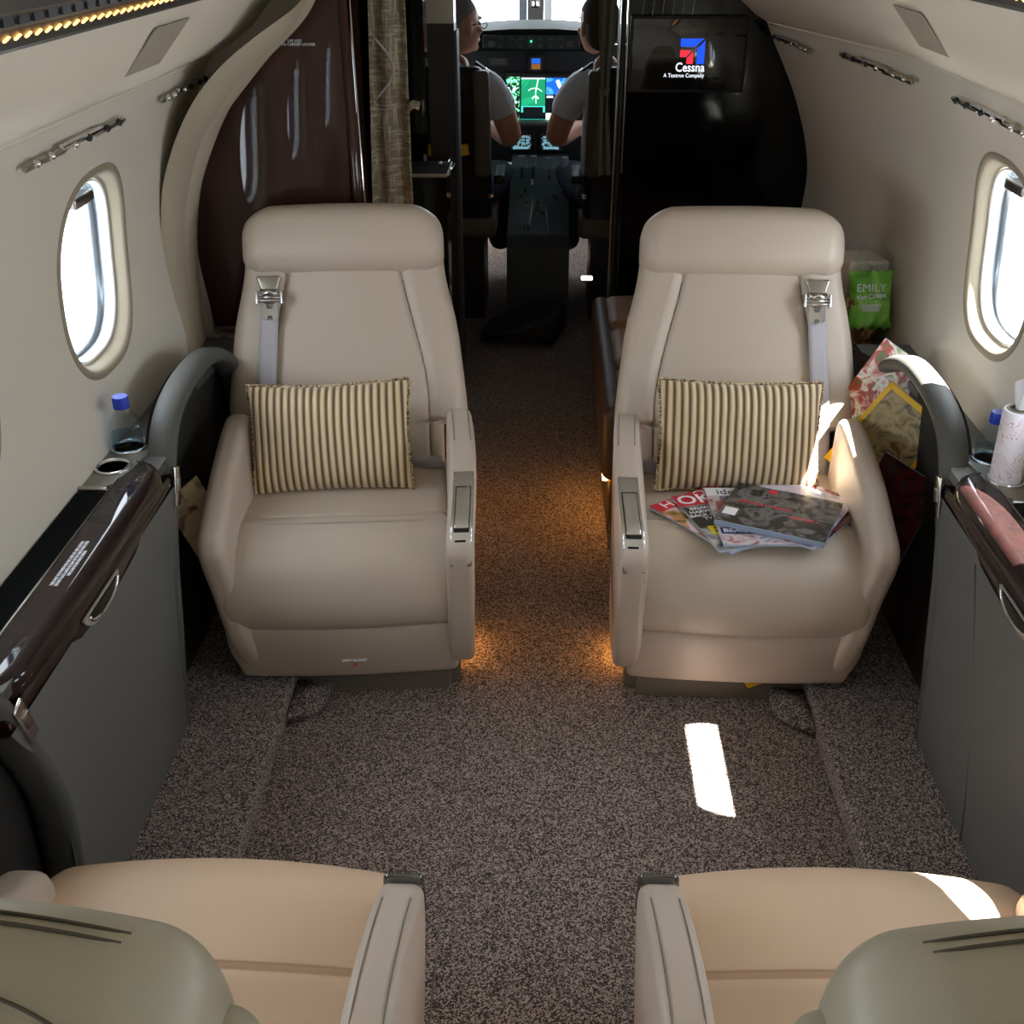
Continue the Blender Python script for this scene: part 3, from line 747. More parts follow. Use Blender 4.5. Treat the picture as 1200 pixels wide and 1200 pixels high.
# ------------------------------------------------------------------ seats
CL = mat('courtesy_lens', (255, 200, 120), .4, emit=(255, 176, 84), estr=20)
def seat(name, label, loc, rotz, a, warm=False, recline=0.0, group='leather cabin seats', belt=True, near=False, ady=0.0):
    """local frame: faces -y, front of the cushion at y=0; a=+1/-1 = local x side of the aisle"""
    t = thing(name, label, 'seat', loc, rotz, group)
    LC = M['leather_warm'] if warm else M['leather']
    LA = M['leather_arm']; BU = .003 if near else .014
    # pedestal
    pl = [(a * .27, .135), (a * .27, .50), (-a * .20, .50), (-a * .20, .19), (-a * .12, .135)]
    b = poly_bm(pl, .125, plane='xy', base=.002); bmesh.ops.bevel(b, geom=[e for e in b.edges if abs(e.verts[0].co.z - e.verts[1].co.z) > .05], offset=.03, segments=5, affect='EDGES')
    link('pedestal', b, M['pedestal'], t, True, 35)
    link('courtesy_lens', rbox_bm(.004, .06, .006, .002, off=(a * .273, .30, .045)), CL, t)
    # lower body under the cushion
    bm = sweep_profile(resample([(.10, .13), (.50, .13), (.50, .30), (.10, .30)], .05), -.24, .24, .02, 4)
    link('underframe', bm, M['pedestal'], t, True, 35)
    # front leg panel
    pf = catmull([(.035, .262), (.034, .235), (.045, .19), (.066, .13), (.082, .092), (.10, .088), (.115, .10), (.11, .18), (.10, .262), (.06, .270)], 3)
    def wl(x, y, z):
        k = 1 - .06 * smooth((.20 - z) / .12) * (1 if x * a < 0 else .15)
        return (x * k, y + .012 * (x / .27) ** 2, z)
    link('leg_panel', sweep_profile(pf, -.272, .268, .016, 14, 4, wl), LA, t)
    # cushion
    pc = [(.10, .262), (.045, .256), (.018, .275), (.000, .315), (-.004, .36), (.008, .405), (.036, .440), (.08, .465), (.13, .477), (.165, .477), (.178, .4735), (.184, .466), (.190, .4735), (.205, .474), (.32, .463), (.42, .455), (.53, .45), (.545, .42), (.545, .30), (.40, .27), (.2, .262)]
    if near: pc = [(y + .07 * (1 if .14 < y < .22 else 0), z) for y, z in pc]
    pc = catmull(pc, 4)
    def wc(x, y, z):
        u = x / .272; side = .018 * smooth((y - .10) / .1)
        dome = .014 * (1 - u * u) * smooth((z - .36) / .08)
        yb = y + .018 * u * u * smooth((.25 - y) / .2) - .02 * (1 - abs(u) ** 2) * (abs(y - .18) < .04)
        return (x * (1 - side * 1.2 / .272 * .6) , yb, z + dome)
    link('seat_cushion', sweep_profile(pc, -.272, .268, .030, 22, 5, wc), LC, t)
    # back: mapped rounded slab in (x, thickness, height) then leaned
    lean = math.atan2(.235, .50) + recline
    def place(x, th, h):   # th: 0 = front skin, grows rearwards
        return (x, .475 + th * cos(lean) + h * sin(lean), .43 - th * sin(lean) + h * cos(lean))
    def halfw(h):
        w0 = .243
        up = .306 - .018 * smooth((h - .15) / .25) - .034 * smooth((h - .34) / .22)
        return w0 + (up - w0) * smooth((h - .128) / .02)
    def seamx(h): return .208 - .07 * smooth((h - .18) / .42)
    HB = .58
    def wb(x, y, z):
        h = z + HB / 2; u = x / .30; hw = halfw(h); X = u * hw
        th = y + .06
        front = smooth((.04 - y) / .05)
        # curved front: slightly concave in x, lumbar bulge
        th += front * (-.012 * math.exp(-((h - .22) / .12) ** 2) - .018 * abs(u) ** 4 * 0 + .016 * u * u - .004)
        g = 0
        sxm = seamx(h)
        d = abs(abs(X) - sxm)
        g += .009 * math.exp(-(d / .0045) ** 2)
        if abs(X) > sxm: th -= front * .009 * smooth((abs(X) - sxm) / .03)
        g += .010 * math.exp(-((h - .138) / .004) ** 2) * (abs(X) > sxm - .01)
        th += front * g
        rear = 1 - front
        th -= rear * .02 * u * u
        return place(X, th, h)
    bm = rbox_bm(.30, .06, HB / 2, .035, (110, 4, 110), wb, 5)
    link('backrest', bm, M['leather_shell'] if near else LC, t)
    for sg in (-1, 1):
        q = []
        for i in range(40):
            h = .06 + .44 * i / 39; X = sg * seamx(h)
            p = wb(X / halfw(h) * .30, -.06, h - .29); q.append((p[0], p[1] - .0012, p[2] + .0006))
        link('panel_seam', tube_bm(q, .0014, 5), M['seam'], t)
    # headrest
    HH = .088
    def wh(x, y, z):
        u = x / .258; h = z + HH
        k = 1 - .16 * max(0, z / HH) ** 2.2 * 1.0 - .01
        if near: k *= .88; h -= .030 * u * u
        th = y + .035 + (.012 * u * u) - .012 * cos(PI * z / HH / 2) 
        return place(x * k, th, .515 + h + .004 * (1 - u * u))
    bm = rbox_bm(.258, .07, HH, .05, (24, 4, 6), wh, 6)
    hd = link('headrest', bm, M['leather_shell'] if near else LC, t)
    if near:
        for an in (42, 31):
            qq = [wh(.212 * (-1 + i / 20), -.02 - .0515 * sin(R(an)), .038 + .0515 * cos(R(an)) - .004 * abs(-1 + i / 20) ** 8) for i in range(41)]
            link('top_stitching', tube_bm([(p[0], p[1], p[2]) for p in qq], .0016, 6), M['stitch'], hd)
        qq = [wh(.206 * (-1 + i / 20), -.002 + .024 * abs(-1 + i / 20) ** 3, HH + .0004) for i in range(41)]
        link('rear_seam', tube_bm(qq, .0016, 6), M['stitch'], hd)
        link('rear_slot', rbox_bm(.009, .012, .006, .005, off=tuple(Vector(wh(-.052, -.012, HH - .001)))), M['black'], hd)
    # piping along the upper edge of the headrest
    pp = []
    if near: hw_ = 0
    for i in range(33):
        u = -1 + 2 * i / 32; x = u * .232
        zz = HH - .006 - .02 * abs(u) ** 8
        p = wh(x * 1.0, -.035 + .01, zz); pp.append((p[0], p[1] - .004, p[2] + .004))
    if not near: link('piping', tube_bm(pp, .0022, 6), LA, hd)
    # rear shell
    def ws(x, y, z):
        h = z + .29; u = x / .24
        return place(x * (1 - .14 * smooth((h - .3) / .3)), y + .142 - .02 * u * u, h + .02)
    link('rear_shell', rbox_bm(.235, .022, .29, .018, (10, 1, 10), ws, 4), M['leather_shell'] if near else M['pedestal'], t)
    # stitched side seams of the backrest
    for sg in (-1, 1):
        q = []
        for i in range(28):
            h = .15 + .36 * i / 27; hw = halfw(h); q.append(place(sg * (hw - .013), -.0005 + .014, h))
        link('side_piping', tube_bm(q, .0016, 5), M['seam'], t)
    # arms
    ap = [(.47, .150), (.20, .125), (.10, .118), (.066, .150), (.020, .25), (-.015, .37), (-.042, .465), (-.044, .50), (-.020, .532), (.06, .562), (.16, .592), (.28, .617), (.38, .628), (.44, .625), (.468, .600), (.478, .50), (.478, .3)]
    ap = [(.478 + (y - .478) * (.522 - ady) / .522, z) for y, z in ap]
    app0 = catmull(ap, 4)
    apo = [(y + (-.03 if near else .03) * smooth((.2 - y) / .2) * smooth((z - .2) / .2), z) for y, z in app0]
    def arm(x0, x1, outer, nm, rn=.016):
        app = apo if nm == 'outer_arm' else app0
        def wa(x, y, z):
            lo = smooth((.50 - z) / .45)
            bulge = outer * (BU * sin(PI * max(0, min(1, (.55 - y) / .6))) * (1 if outer * a > 0 else -.3) - .042 * lo * (1 if outer * a < 0 else .25))
            return (x + bulge, y, z)
        return link(nm, sweep_profile(app, x0, x1, rn, 3, 5, wa), LA, t)
    ai = sorted((a * .243, a * .305)); arm(ai[0], ai[1], a, 'aisle_arm')
    ao = sorted((-a * (.222 if near else .232), -a * .292)); arm(ao[0], ao[1], -a, 'outer_arm', .022)
    # stitch lines down both arms
    top = [p for p in ap[(9 if near else 11):14]]
    for xx in ((a * .256), (a * .294)):
        q = catmull([(y, z) for y, z in top], 4, False)
        pts = []
        for i, (y, z) in enumerate(q):
            A, B = q[max(0, i - 1)], q[min(len(q) - 1, i + 1)]; d = Vector((B[0] - A[0], B[1] - A[1])).normalized()
            pts.append((xx + a * BU * sin(PI * max(0, min(1, (.55 - y) / .6))), y - d.y * (-.0004) * -1 , z + .0004))
        link('stitching', tube_bm(pts, .0011, 5), M['seam'], t)
    # lower arm cover joint on the aisle side
    link('arm_joint', tube_bm([(a * .312, y, .30) for y in (.0, .1, .2, .3, .4, .47)], .0016, 5), M['seam'], t)
    # seat control: chrome plate with a black and steel paddle
    def wq(x, y, z):   # wraps the arm front: y runs along the arm
        k = catmull([ap[6], ap[8], ap[9], ap[10]], 8, False)
        u = (y + .095) / .19 * (len(k) - 1); i = max(0, min(len(k) - 2, int(u))); f = u - i
        py = k[i][0] + (k[i + 1][0] - k[i][0]) * f; pz = k[i][1] + (k[i + 1][1] - k[i][1]) * f
        bx = a * BU * sin(PI * max(0, min(1, (.55 - py) / .6)))
        return (a * .277 + x + bx, py - z * .35, pz + z * .93 + .001)
    if near:
        link('chrome_cap', rbox_bm(.0285, .034, .013, .009, (2, 10, 1), lambda x, y, z: wq(x, y - .062, z + .002), 3), M['blackchrome'], t)
        return t
    cp = link('control_plate', rbox_bm(.0235, .095, .004, .0035, (2, 16, 1), wq, 3), M['chrome'], t)
    rim = link('control_frame', rbox_bm(.0175, .045, .0025, .002, (2, 8, 1), lambda x, y, z: wq(x, y + .015, z + .006), 2), M['black'], cp)
    link('paddle', rbox_bm(.0155, .041, .003, .0025, (2, 8, 1), lambda x, y, z: wq(x, y + .016, z + .0085), 2), M['chrome'], cp)
    link('release_button', rbox_bm(.012, .010, .002, .0015, (2, 4, 1), lambda x, y, z: wq(x - .002, y - .055, z + .0045), 2), M['blackgloss'], cp)
    if belt:
        bx = -a * .215 + (0)
        # shoulder strap comes out under the headrest on the outer side
        def strap(h0, h1, w, lift, nm, m):
            def f(u, v):
                h = h0 + (h1 - h0) * v; X = bx + (u - .5) * w + a * .035 * (h / .55)
                th = -.006 - lift + .008 * (X / .26) ** 2 - .004 - .012 * math.exp(-((h - .22) / .12) ** 2)
                return place(X, th - .004, h)
            o = link(nm, grid_bm(f, 4, 20), m, t)
            md = o.modifiers.new('s', 'SOLIDIFY'); md.thickness = .0022; bake(o); return o
        st = strap(.02, .44, .046, .006, 'shoulder_strap', M['belt'])
        Bc = Vector(place(bx + a * .03, -.024, .455)); rot = (-(lean) + 0, 0, 0)
        bkl = rbox('buckle', (.062, .012, .022), Bc, M['chrome'], t, .004, rot=rot)
        link('crossbar', tube_bm([(-.03, -.008, 0), (.03, -.008, 0)], .0055, 10), M['steel'], bkl)
        rbox('side_plate', (.005, .022, .034), (-.031, -.004, 0), M['chrome'], bkl, .002)
        rbox('side_plate', (.005, .022, .034), (.031, -.004, 0), M['chrome'], bkl, .002)
        # latch plate below: fork with a keyhole
        o = link('fork_plate', poly_bm([(-.02, -.012), (-.02, -.05), (-.008, -.056), (-.005, -.045), (.005, -.045), (.008, -.056), (.02, -.05), (.02, -.012), (.010, -.016), (.006, -.028), (-.006, -.028), (-.010, -.016)], .003, plane='xz', base=-.009), M['chrome'], bkl, False)
        link('hinge_arm', tube_bm([(-.022, -.004, .018), (-.012, -.012, .008), (0, -.014, .014), (.012, -.012, .008), (.022, -.004, .018)], .005, 8), M['chrome'], bkl)
        link('strap_tongue', rbox_bm(.026, .006, .018, .005, (2, 1, 2), lambda x, y, z: (x * (1 + .25 * z / .018), y - .004, z + .036), 3), M['steel'], bkl)
        # lap belt end on the aisle side
        link('lap_belt', tube_bm([(a * .16, .46, .468), (a * .20, .455, .472), (a * .238, .45, .478)], .018, 8, flat=(.35, 1)), M['belt'], t)
    return t

sl = seat('cabin_seat', 'taupe leather cabin seat facing aft holding only a striped cushion', (-.477, 2.05, 0), R(5), 1, group=None)
sr = seat('cabin_seat', 'taupe leather cabin seat facing aft holding a striped cushion and magazines', (.452, 2.05, 0), R(-1.5), -1, group=None)
text('placard', 'SAFETY BLANKET', .0075, M['print_white'], sl, (.02, .0545, .155), (R(68), 0, 0), bold=.0002)
rbox('tag_mark', (.006, .002, .007), (.02, .062, .138), M['red'], sl, .001)
rbox('pull_tag', (.045, .06, .004), (.03, .13, .077), M['yellow'], sr, .001, rot=(R(20), 0, R(30)))

nl = seat('forward_facing_seat', 'warm beige leather seat in the near row with an evenly shaded cushion', (-.488, 1.235, 0), R(180), -1, True, -.10, None, False, True, .175)
nr = seat('forward_facing_seat', 'warm beige leather seat in the near row with a sunlit patch on its cushion', (.425, 1.245, 0), R(180), 1, True, -.10, None, False, True, .175)
# ------------------------------------------------------------------ cushions
def cushion(label, loc, rot, W=.392, H=.268, T=.064):
    t = thing('striped_cushion', label, 'cushion', loc, 0); t.rotation_euler = rot
    def f(sg):
        def g(u, v):
            a, b = 2 * u - 1, 2 * v - 1
            e = (max(0, (1 - abs(a) ** 2.6)) * max(0, (1 - abs(b) ** 2.6))) ** .5
            pin = 1 - .05 * (1 - abs(b) ** 2) * abs(a) ** 3; pin2 = 1 - .07 * (1 - abs(a) ** 2) * abs(b) ** 3
            wr = .0018 * sin(a * 9 + b * 4) * e
            return (a * W / 2 * pin, sg * (T * e * 1.0 + wr + .0015), b * H / 2 * pin2)
        return g
    bm = grid_bm(f(-1), 60, 40); grid_bm(f(1), 60, 40, bm); bmesh.ops.remove_doubles(bm, verts=bm.verts[:], dist=.0008)
    link('cover', bm, M['stripe'], t)
    # twisted cord round the seam
    per = []
    N = 220
    for i in range(N + 1):
        q = 4 * i / N; k = int(q) % 4; f_ = q - int(q)
        a, b = [(-1 + 2 * f_, -1), (1, -1 + 2 * f_), (1 - 2 * f_, 1), (-1, 1 - 2 * f_)][k]
        pin = 1 - .05 * (1 - abs(b) ** 2) * abs(a) ** 3; pin2 = 1 - .07 * (1 - abs(a) ** 2) * abs(b) ** 3
        per.append((a * W / 2 * pin, 0, b * H / 2 * pin2))
    bm = tube_bm(per, .0055, 8, radii=[.0052 + .0012 * sin(i * 2.1) for i in range(N + 1)])
    link('twisted_cord', bm, M['cord'], t)
    return t
cushion('striped gold and brown cushion on the seat without magazines', (-.540, 2.425, .585), (R(-27), R(-1.5), R(5)))
cushion('striped gold and brown cushion behind the fan of magazines', (.447, 2.44, .595), (R(-24), R(.5), R(-1)))

# ------------------------------------------------------------------ magazines on the seat
def magazine(label, cols, loc, rot, W=.21, H=.28, T=.005, seed=0, cover=None, cat='magazine', g='magazines fanned on the sunlit seat', pages=True):
    t = thing('magazine', label, cat, loc, 0, g); t.rotation_euler = rot
    link('page_block', rbox_bm(W / 2 - .001, H / 2 - .001, T / 2, .0008, (6, 6, 1), None, 1, off=(0, 0, T / 2)), M['pages'], t)
    def f(u, v): return ((u - .5) * W, (v - .5) * H, T + .0012 + .0006 * sin(u * 6 + seed))
    o = link('cover', grid_bm(f, 8, 8), print_mat('print_%s' % seed, cols, 22, .22, 4, 0, seed * 1.7), t)
    return t
zM = .489
def onmag(name, t, body, x, y, z, size, m, sx=1, rot=0, bold=.0003):
    return text(name, body, size, m, t, (x, y, z), (0, 0, rot), 'CENTER', .0003, bold, sx)
def block(name, t, x, y, w_, h_, z, m): return link(name, box_bm(x - w_ / 2, x + w_ / 2, y - h_ / 2, y + h_ / 2, z, z + .0004), m, t, False)
YEL = mat('yellow_print', (240, 220, 40), .4); DK = mat('dark_print', (30, 28, 30), .3); RD = mat('red_block', (206, 36, 54), .3); WH = mat('cover_white', (232, 230, 232), .3); NV = mat('navy_print', (30, 44, 90), .3); PK = mat('mauve_print', (200, 180, 190), .3); LIL = mat('lilac_print', (206, 196, 214), .35)

# red and white celebrity weekly, lowest
m1 = magazine('magazine at the aisle end of the fan, red masthead over a garden portrait', [(70, 96, 40), (196, 140, 96), (222, 200, 206), (214, 196, 214)], (.385, 2.225, zM - .004), (R(-1), R(1), R(37)), .20, .27, .005, 1)
block('masthead', m1, 0, .115, .198, .038, .0064, RD); onmag('lettering', m1, 'HELLO!', 0, .115, .0069, .040, M['print_white'], 1.15)
block('dress', m1, .0, -.03, .11, .15, .0064, LIL)
m2 = magazine('magazine with large red square masthead and yellow block of print, second in the fan', [(60, 60, 62), (150, 150, 150), (196, 182, 168)], (.415, 2.215, zM + .0025), (R(-1), 0, R(17)), .20, .27, .005, 2)
block('masthead', m2, -.045, .105, .11, .055, .0064, RD); onmag('lettering', m2, 'OK!', -.045, .105, .0069, .058, M['print_white'], 1.0, 0, .001)
block('headline_panel', m2, -.06, .02, .075, .10, .0064, DK); onmag('headline', m2, 'BRIAN\nHARVEY\nBACK ON\nTV', -.06, .035, .0069, .017, M['print_white'])
block('yellow_panel', m2, -.052, -.045, .055, .04, .0066, YEL); onmag('headline', m2, 'PLUS\nBABY', -.052, -.045, .0071, .015, DK)
m3 = magazine('pale mauve homes magazine with a tall serif masthead, third in the fan', [(150, 90, 84), (196, 180, 186), (206, 196, 204), (120, 130, 150)], (.470, 2.215, zM + .009), (R(-1), 0, R(2)), .21, .275, .005, 3)
block('masthead', m3, 0, .115, .208, .040, .0064, WH); onmag('lettering', m3, 'ideal home', .0, .114, .0069, .038, NV, .95)
onmag('headline', m3, 'DECORATE', -.03, .082, .0069, .018, NV); block('photo', m3, -.04, .045, .10, .045, .0064, mat('room_print', (150, 84, 78), .3))
block('banner', m3, -.02, -.075, .16, .028, .0064, NV); onmag('headline', m3, 'BEACH LIVING', -.02, -.075, .0069, .023, M['print_white'])
m6 = magazine('magazine under the thick black one with pale blue and pink cover on the wall side', [(200, 190, 210), (226, 216, 226), (120, 130, 170)], (.545, 2.235, zM + .010), (R(-1), R(1), R(-32)), .215, .27, .006, 6)
m7 = magazine('dark red magazine beneath the stack with only its far corner showing', [(60, 16, 22), (110, 22, 30), (40, 20, 26)], (.575, 2.255, zM + .002), (R(-1), R(1), R(-38)), .215, .27, .006, 7)
block('corner_block', m7, .05, .10, .04, .03, .0074, RD)
m4 = magazine('thick black magazine with small red print lying on top of the stack', [(26, 24, 26), (52, 50, 52), (110, 106, 106), (38, 36, 38)], (.512, 2.205, zM + .017), (R(-1), R(0), R(-24)), .245, .205, .013, 4)
onmag('headline', m4, 'RENAULT TRAFIC', -.035, .01, .0146, .014, M['red'], 1.1); onmag('headline', m4, 'BUSINESS +', .06, -.02, .0146, .013, M['red'])
block('bar_code', m4, -.10, -.05, .03, .035, .0146, WH); block('corner_logo', m4, -.035, .085, .022, .018, .0146, RD)
for i, zz in enumerate((.0025, .006, .0095)):
    link('page_gap', box_bm(-.1225, .1225, -.1028, .1028, zz, zz + .0006), mat('gap', (120, 132, 160), .6), m4, False)

# ------------------------------------------------------------------ bottles and tissue tube
def bottle(label, loc, rotz, sz=1.0):
    t = thing('water_bottle', label, 'bottle', loc, rotz)
    prof = [(0, 0), (.026, 0), (.0285, .004), (.0285, .112), (.0275, .120), (.017, .137), (.0125, .143), (.0125, .15)]
    o = link('body', lathe_bm([(r * sz, z * sz) for r, z in prof], 40, None, (0, 0, 0), 5), M['bottle'], t, True, 50)
    link('water', lathe_bm([(0, .002), (.0255 * sz, .003), (.0268 * sz, .098 * sz), (0, .098 * sz)], 40, None, (0, 0, 0), 5), M['water'], t, True, 50)
    link('cap', lathe_bm([(.0, .172 * sz), (.0135 * sz, .172 * sz), (.0148 * sz, .169 * sz), (.0148 * sz, .150 * sz), (.0, .149 * sz)], 32), M['bluecap'], t, True, 45)
    link('label', poly_bm([(-.013, .03), (.013, .03), (.013, .085), (-.013, .085)], .0005, plane='yz', base=-.030), M['label_blue'], t, False)
    text('lettering', 'FIJI', .019, M['print_white'], t, (.004, -.0302, .058), (PI / 2, R(-90), 0), 'CENTER', .0003, .0004, .9)
    link('flower', poly_bm([(.012 * cos(a) * (1 if i % 2 else .5), .012 * sin(a) * (1 if i % 2 else .5) + .018) for i, a in enumerate([2 * PI * j / 10 for j in range(10)])], .0005, plane='xz', base=-.0303), M['pink'], t, False)
    return t
bottle('clear water bottle with blue cap standing alone in a cup holder', (-.905, 2.10, .6295), R(20), 1.14)
bottle('clear water bottle with blue cap next to the tissue tube', (.905, 2.10, .6295), R(-20), 1.08)
# marble patterned tissue tube
mm, nt, p, out = new_mat('marble_card'); p.inputs['Roughness'].default_value = .45
mp = mapping(nt, (1, 1, 1)); n = nt.nodes.new('ShaderNodeTexNoise'); n.inputs['Scale'].default_value = 16; n.inputs['Detail'].default_value = 5; n.inputs['Distortion'].default_value = 1.6
nt.links.new(mp.outputs[0], n.inputs['Vector'])
r = ramp(nt, [(.0, col(222, 222, 234)), (.489, col(232, 226, 234)), (.50, col(140, 96, 84)), (.506, col(230, 220, 226)), (1, col(214, 216, 230))]); nt.links.new(n.outputs[0], r.inputs[0]); nt.links.new(r.outputs[0], p.inputs['Base Color'])
tt = thing('tissue_tube', 'tall white marbled tissue tube with a tissue pulled out of its top', 'tissue box', (.905, 2.005, .6295)); tt.rotation_euler = (R(0), R(-1), 0)
link('tube', lathe_bm([(0, 0), (.0295, 0), (.0305, .003), (.0305, .228), (.0285, .232), (.019, .232), (.018, .225), (0, .215)], 40), mm, tt, True, 40)
link('opening_ring', lathe_bm([(.018, .2325), (.021, .2345), (.024, .2325)], 32), M['plate'], tt)
def tis(u, v):
    a = u * 2 * PI; rr = .006 + .02 * v ** .8 * (1 + .35 * sin(3 * a) + .2 * sin(5 * a + 1))
    return (rr * cos(a) * .8 + .010 * v, rr * sin(a) * .7, .226 + .062 * v + .012 * v * sin(2 * a + .6))
o = link('tissue', grid_bm(tis, 40, 12), M['tissue'], tt)

# ------------------------------------------------------------------ left console pocket card and right console magazines
o = link('folded_card', box_bm(-.055, .055, -.001, .001, -.08, .08), print_mat('card', [(206, 186, 150), (224, 206, 170), (120, 70, 60)], 16, .5, 2, 0, 3.3), None, False)
o.location = (-.822, 2.215, .475); o.rotation_euler = (R(-16), R(-14), R(62)); tag(o, 'cream printed card standing in the dark pocket beside the seat without magazines', 'card')
def stand_mag(label, loc, rot, W, H, cols, seed, frame=None):
    t = thing('magazine', label, 'magazine', loc, 0, None); t.rotation_euler = rot
    link('page_block', box_bm(-W / 2, W / 2, 0, .005, -H / 2, H / 2), M['pages'], t, False)
    link('cover', box_bm(-W / 2, W / 2, -.0012, -.0002, -H / 2, H / 2), print_mat('stand_print%d' % seed, cols, 26, .25, 4, 0, seed * 2.3), t, False)
    if frame:
        b = bmesh.new()
        for x0, x1, z0, z1 in ((-W / 2, W / 2, H / 2 - .014, H / 2), (-W / 2, W / 2, -H / 2, -H / 2 + .014), (-W / 2, -W / 2 + .012, -H / 2, H / 2), (W / 2 - .012, W / 2, -H / 2, H / 2)): box_bm(x0, x1, -.0022, -.0013, z0, z1, b)
        link('border', b, frame, t, False)
    return t
a = stand_mag('glossy magazine with sunlit food pictures leaning highest in the wall pocket', (.820, 2.56, .635), (R(-14), R(24), R(-38)), .19, .26, [(60, 110, 40), (170, 40, 30), (240, 230, 220), (90, 130, 60)], 11)
text('lettering', 'Red', .06, M['print_white'], a, (0, -.002, .03), (PI / 2, 0, 0), bold=.001)
b_ = stand_mag('yellow bordered magazine leaning in the wall pocket below the glossy one', (.805, 2.45, .575), (R(-14), R(28), R(-38)), .18, .25, [(120, 96, 60), (190, 170, 120), (90, 90, 80)], 12, mat('yellow_border', (246, 200, 20), .35))
c_ = stand_mag('dark magazine low in the wall pocket beside the sunlit seat', (.815, 2.36, .44), (R(-10), R(12), R(-50)), .16, .24, [(36, 34, 40), (90, 30, 36), (60, 60, 66)], 13)

# ------------------------------------------------------------------ side facing couch, basket and snacks
co = thing('side_couch', 'low brown leather side couch with a dark front behind the sunlit seat', 'couch', (.5, 3.45, 0))
link('base', rbox_bm(.345, .52, .13, .02, (2, 2, 1), off=(.02, 0, .15)), M['couchdark'], co)
for i, (y0, y1) in enumerate(((-.54, -.19), (-.185, .165), (.17, .52))):
    def wcou(x, y, z, y0=y0, y1=y1): return (x, y, z + .006 * cos(x * 8) )
    link('seat_pad', rbox_bm(.30, (y1 - y0) / 2, .085, .05, (6, 6, 2), wcou, 5, off=(-.02, (y0 + y1) / 2, .385)), M['couch'], co)
link('front_roll', rbox_bm(.035, .53, .12, .03, (1, 6, 2), None, 4, off=(-.315, 0, .335)), M['couchdark'], co)
link('back_shelf', box_bm(.29, .40, -.52, .56, .02, .62), M['side'], co, False)
bk = thing('wicker_basket', 'round wicker basket holding snacks against the side wall', 'basket', (.845, 3.06, .622))
def bw(prof):
    bm = bmesh.new(); rings = []
    for i in range(36):
        z = .15 * i / 35; r0 = .064 + .030 * (z / .15) ** .7
        rings.append([bm.verts.new(((r0 + .0035 * sin(j * PI / 2 + PI * (i // 3))) * cos(2 * PI * j / 72), (r0 + .0035 * sin(j * PI / 2 + PI * (i // 3))) * 1.35 * sin(2 * PI * j / 72), z)) for j in range(72)])
    for a, b in zip(rings, rings[1:]):
        for j in range(72): bm.faces.new((a[j], a[(j + 1) % 72], b[(j + 1) % 72], b[j]))
    bm.faces.new(rings[0]); return bm
link('weave', bw(0), M['wicker'], bk)
link('rim', tube_bm([(.089 * cos(2 * PI * j / 40), .119 * sin(2 * PI * j / 40), .15 + .002 * (j % 2)) for j in range(41)], .006, 8), M['wicker'], bk)
link('lining', lathe_bm([(0, .02), (.06, .02), (.075, .1)], 24), M['carton'], bk)
ch = thing('snack_bag', 'green crisp bag with white lettering leaning out of the wicker basket', 'snack bag', (.862, 2.95, .775)); ch.rotation_euler = (R(-18), R(-4), R(-8)); ch.scale = (.88, .88, .88)
def chip(sg):
    def g(u, v):
        a, b = 2 * u - 1, 2 * v - 1
        e = max(0, 1 - abs(a) ** 3) ** .5 * max(0, 1 - abs(b) ** 3) ** .5
        flare = 1 + .10 * abs(b) ** 4
        return (a * .062 * flare, sg * (.022 * e + .0006) + .002 * sin(a * 14) * abs(b) ** 3, b * .088 + .004 * sin(a * 17) * (abs(b) > .98))
    return g
bm = grid_bm(chip(-1), 30, 30); grid_bm(chip(1), 30, 30, bm); link('bag', bm, M['green'], ch)
text('lettering', 'EMILY', .034, M['print_white'], ch, (0, -.027, .035), (PI / 2, 0, 0), bold=.0, ext=.002)
text('lettering', 'Veg Crisps', .020, M['print_white'], ch, (0, -.028, .010), (PI / 2, R(-6), 0), bold=.0004, ext=.002)
text('lettering', 'GARDEN\nGREENS', .0145, M['print_white'], ch, (0, -.027, -.025), (PI / 2, 0, 0), bold=.0003, ext=.002, spacing=.8)
o = rbox('snack_carton', (.12, .12, .12), (.86, 3.10, .795), M['carton'], None, .008, rot=(0, R(4), R(12)))
tag(o, 'pale card snack carton standing in the basket behind the green bag', 'carton')
o = link('clear_packet', grid_bm(lambda u, v: ((u - .5) * .10, .012 * sin(u * 8 + v * 5) + .01 * sin(v * 11), (v - .5) * .10), 20, 20), M['bottle'], None); o.location = (.872, 3.03, .845); o.rotation_euler = (R(-30), R(20), R(-20))
tag(o, 'crumpled clear packet on top of the snacks in the basket', 'packet')

# courtesy lights low along the aisle
for nm, loc, lab in (('courtesy_light', (.163, 3.12, .2105), 'small warm courtesy light low on the front of the brown side couch'), ('courtesy_light', (-.500, 3.08, .10), 'small warm courtesy light low on the pale closet base')):
    o = rbox(nm, (.016, .34, .007), loc, CL, None, .004); tag(o, lab, 'light')
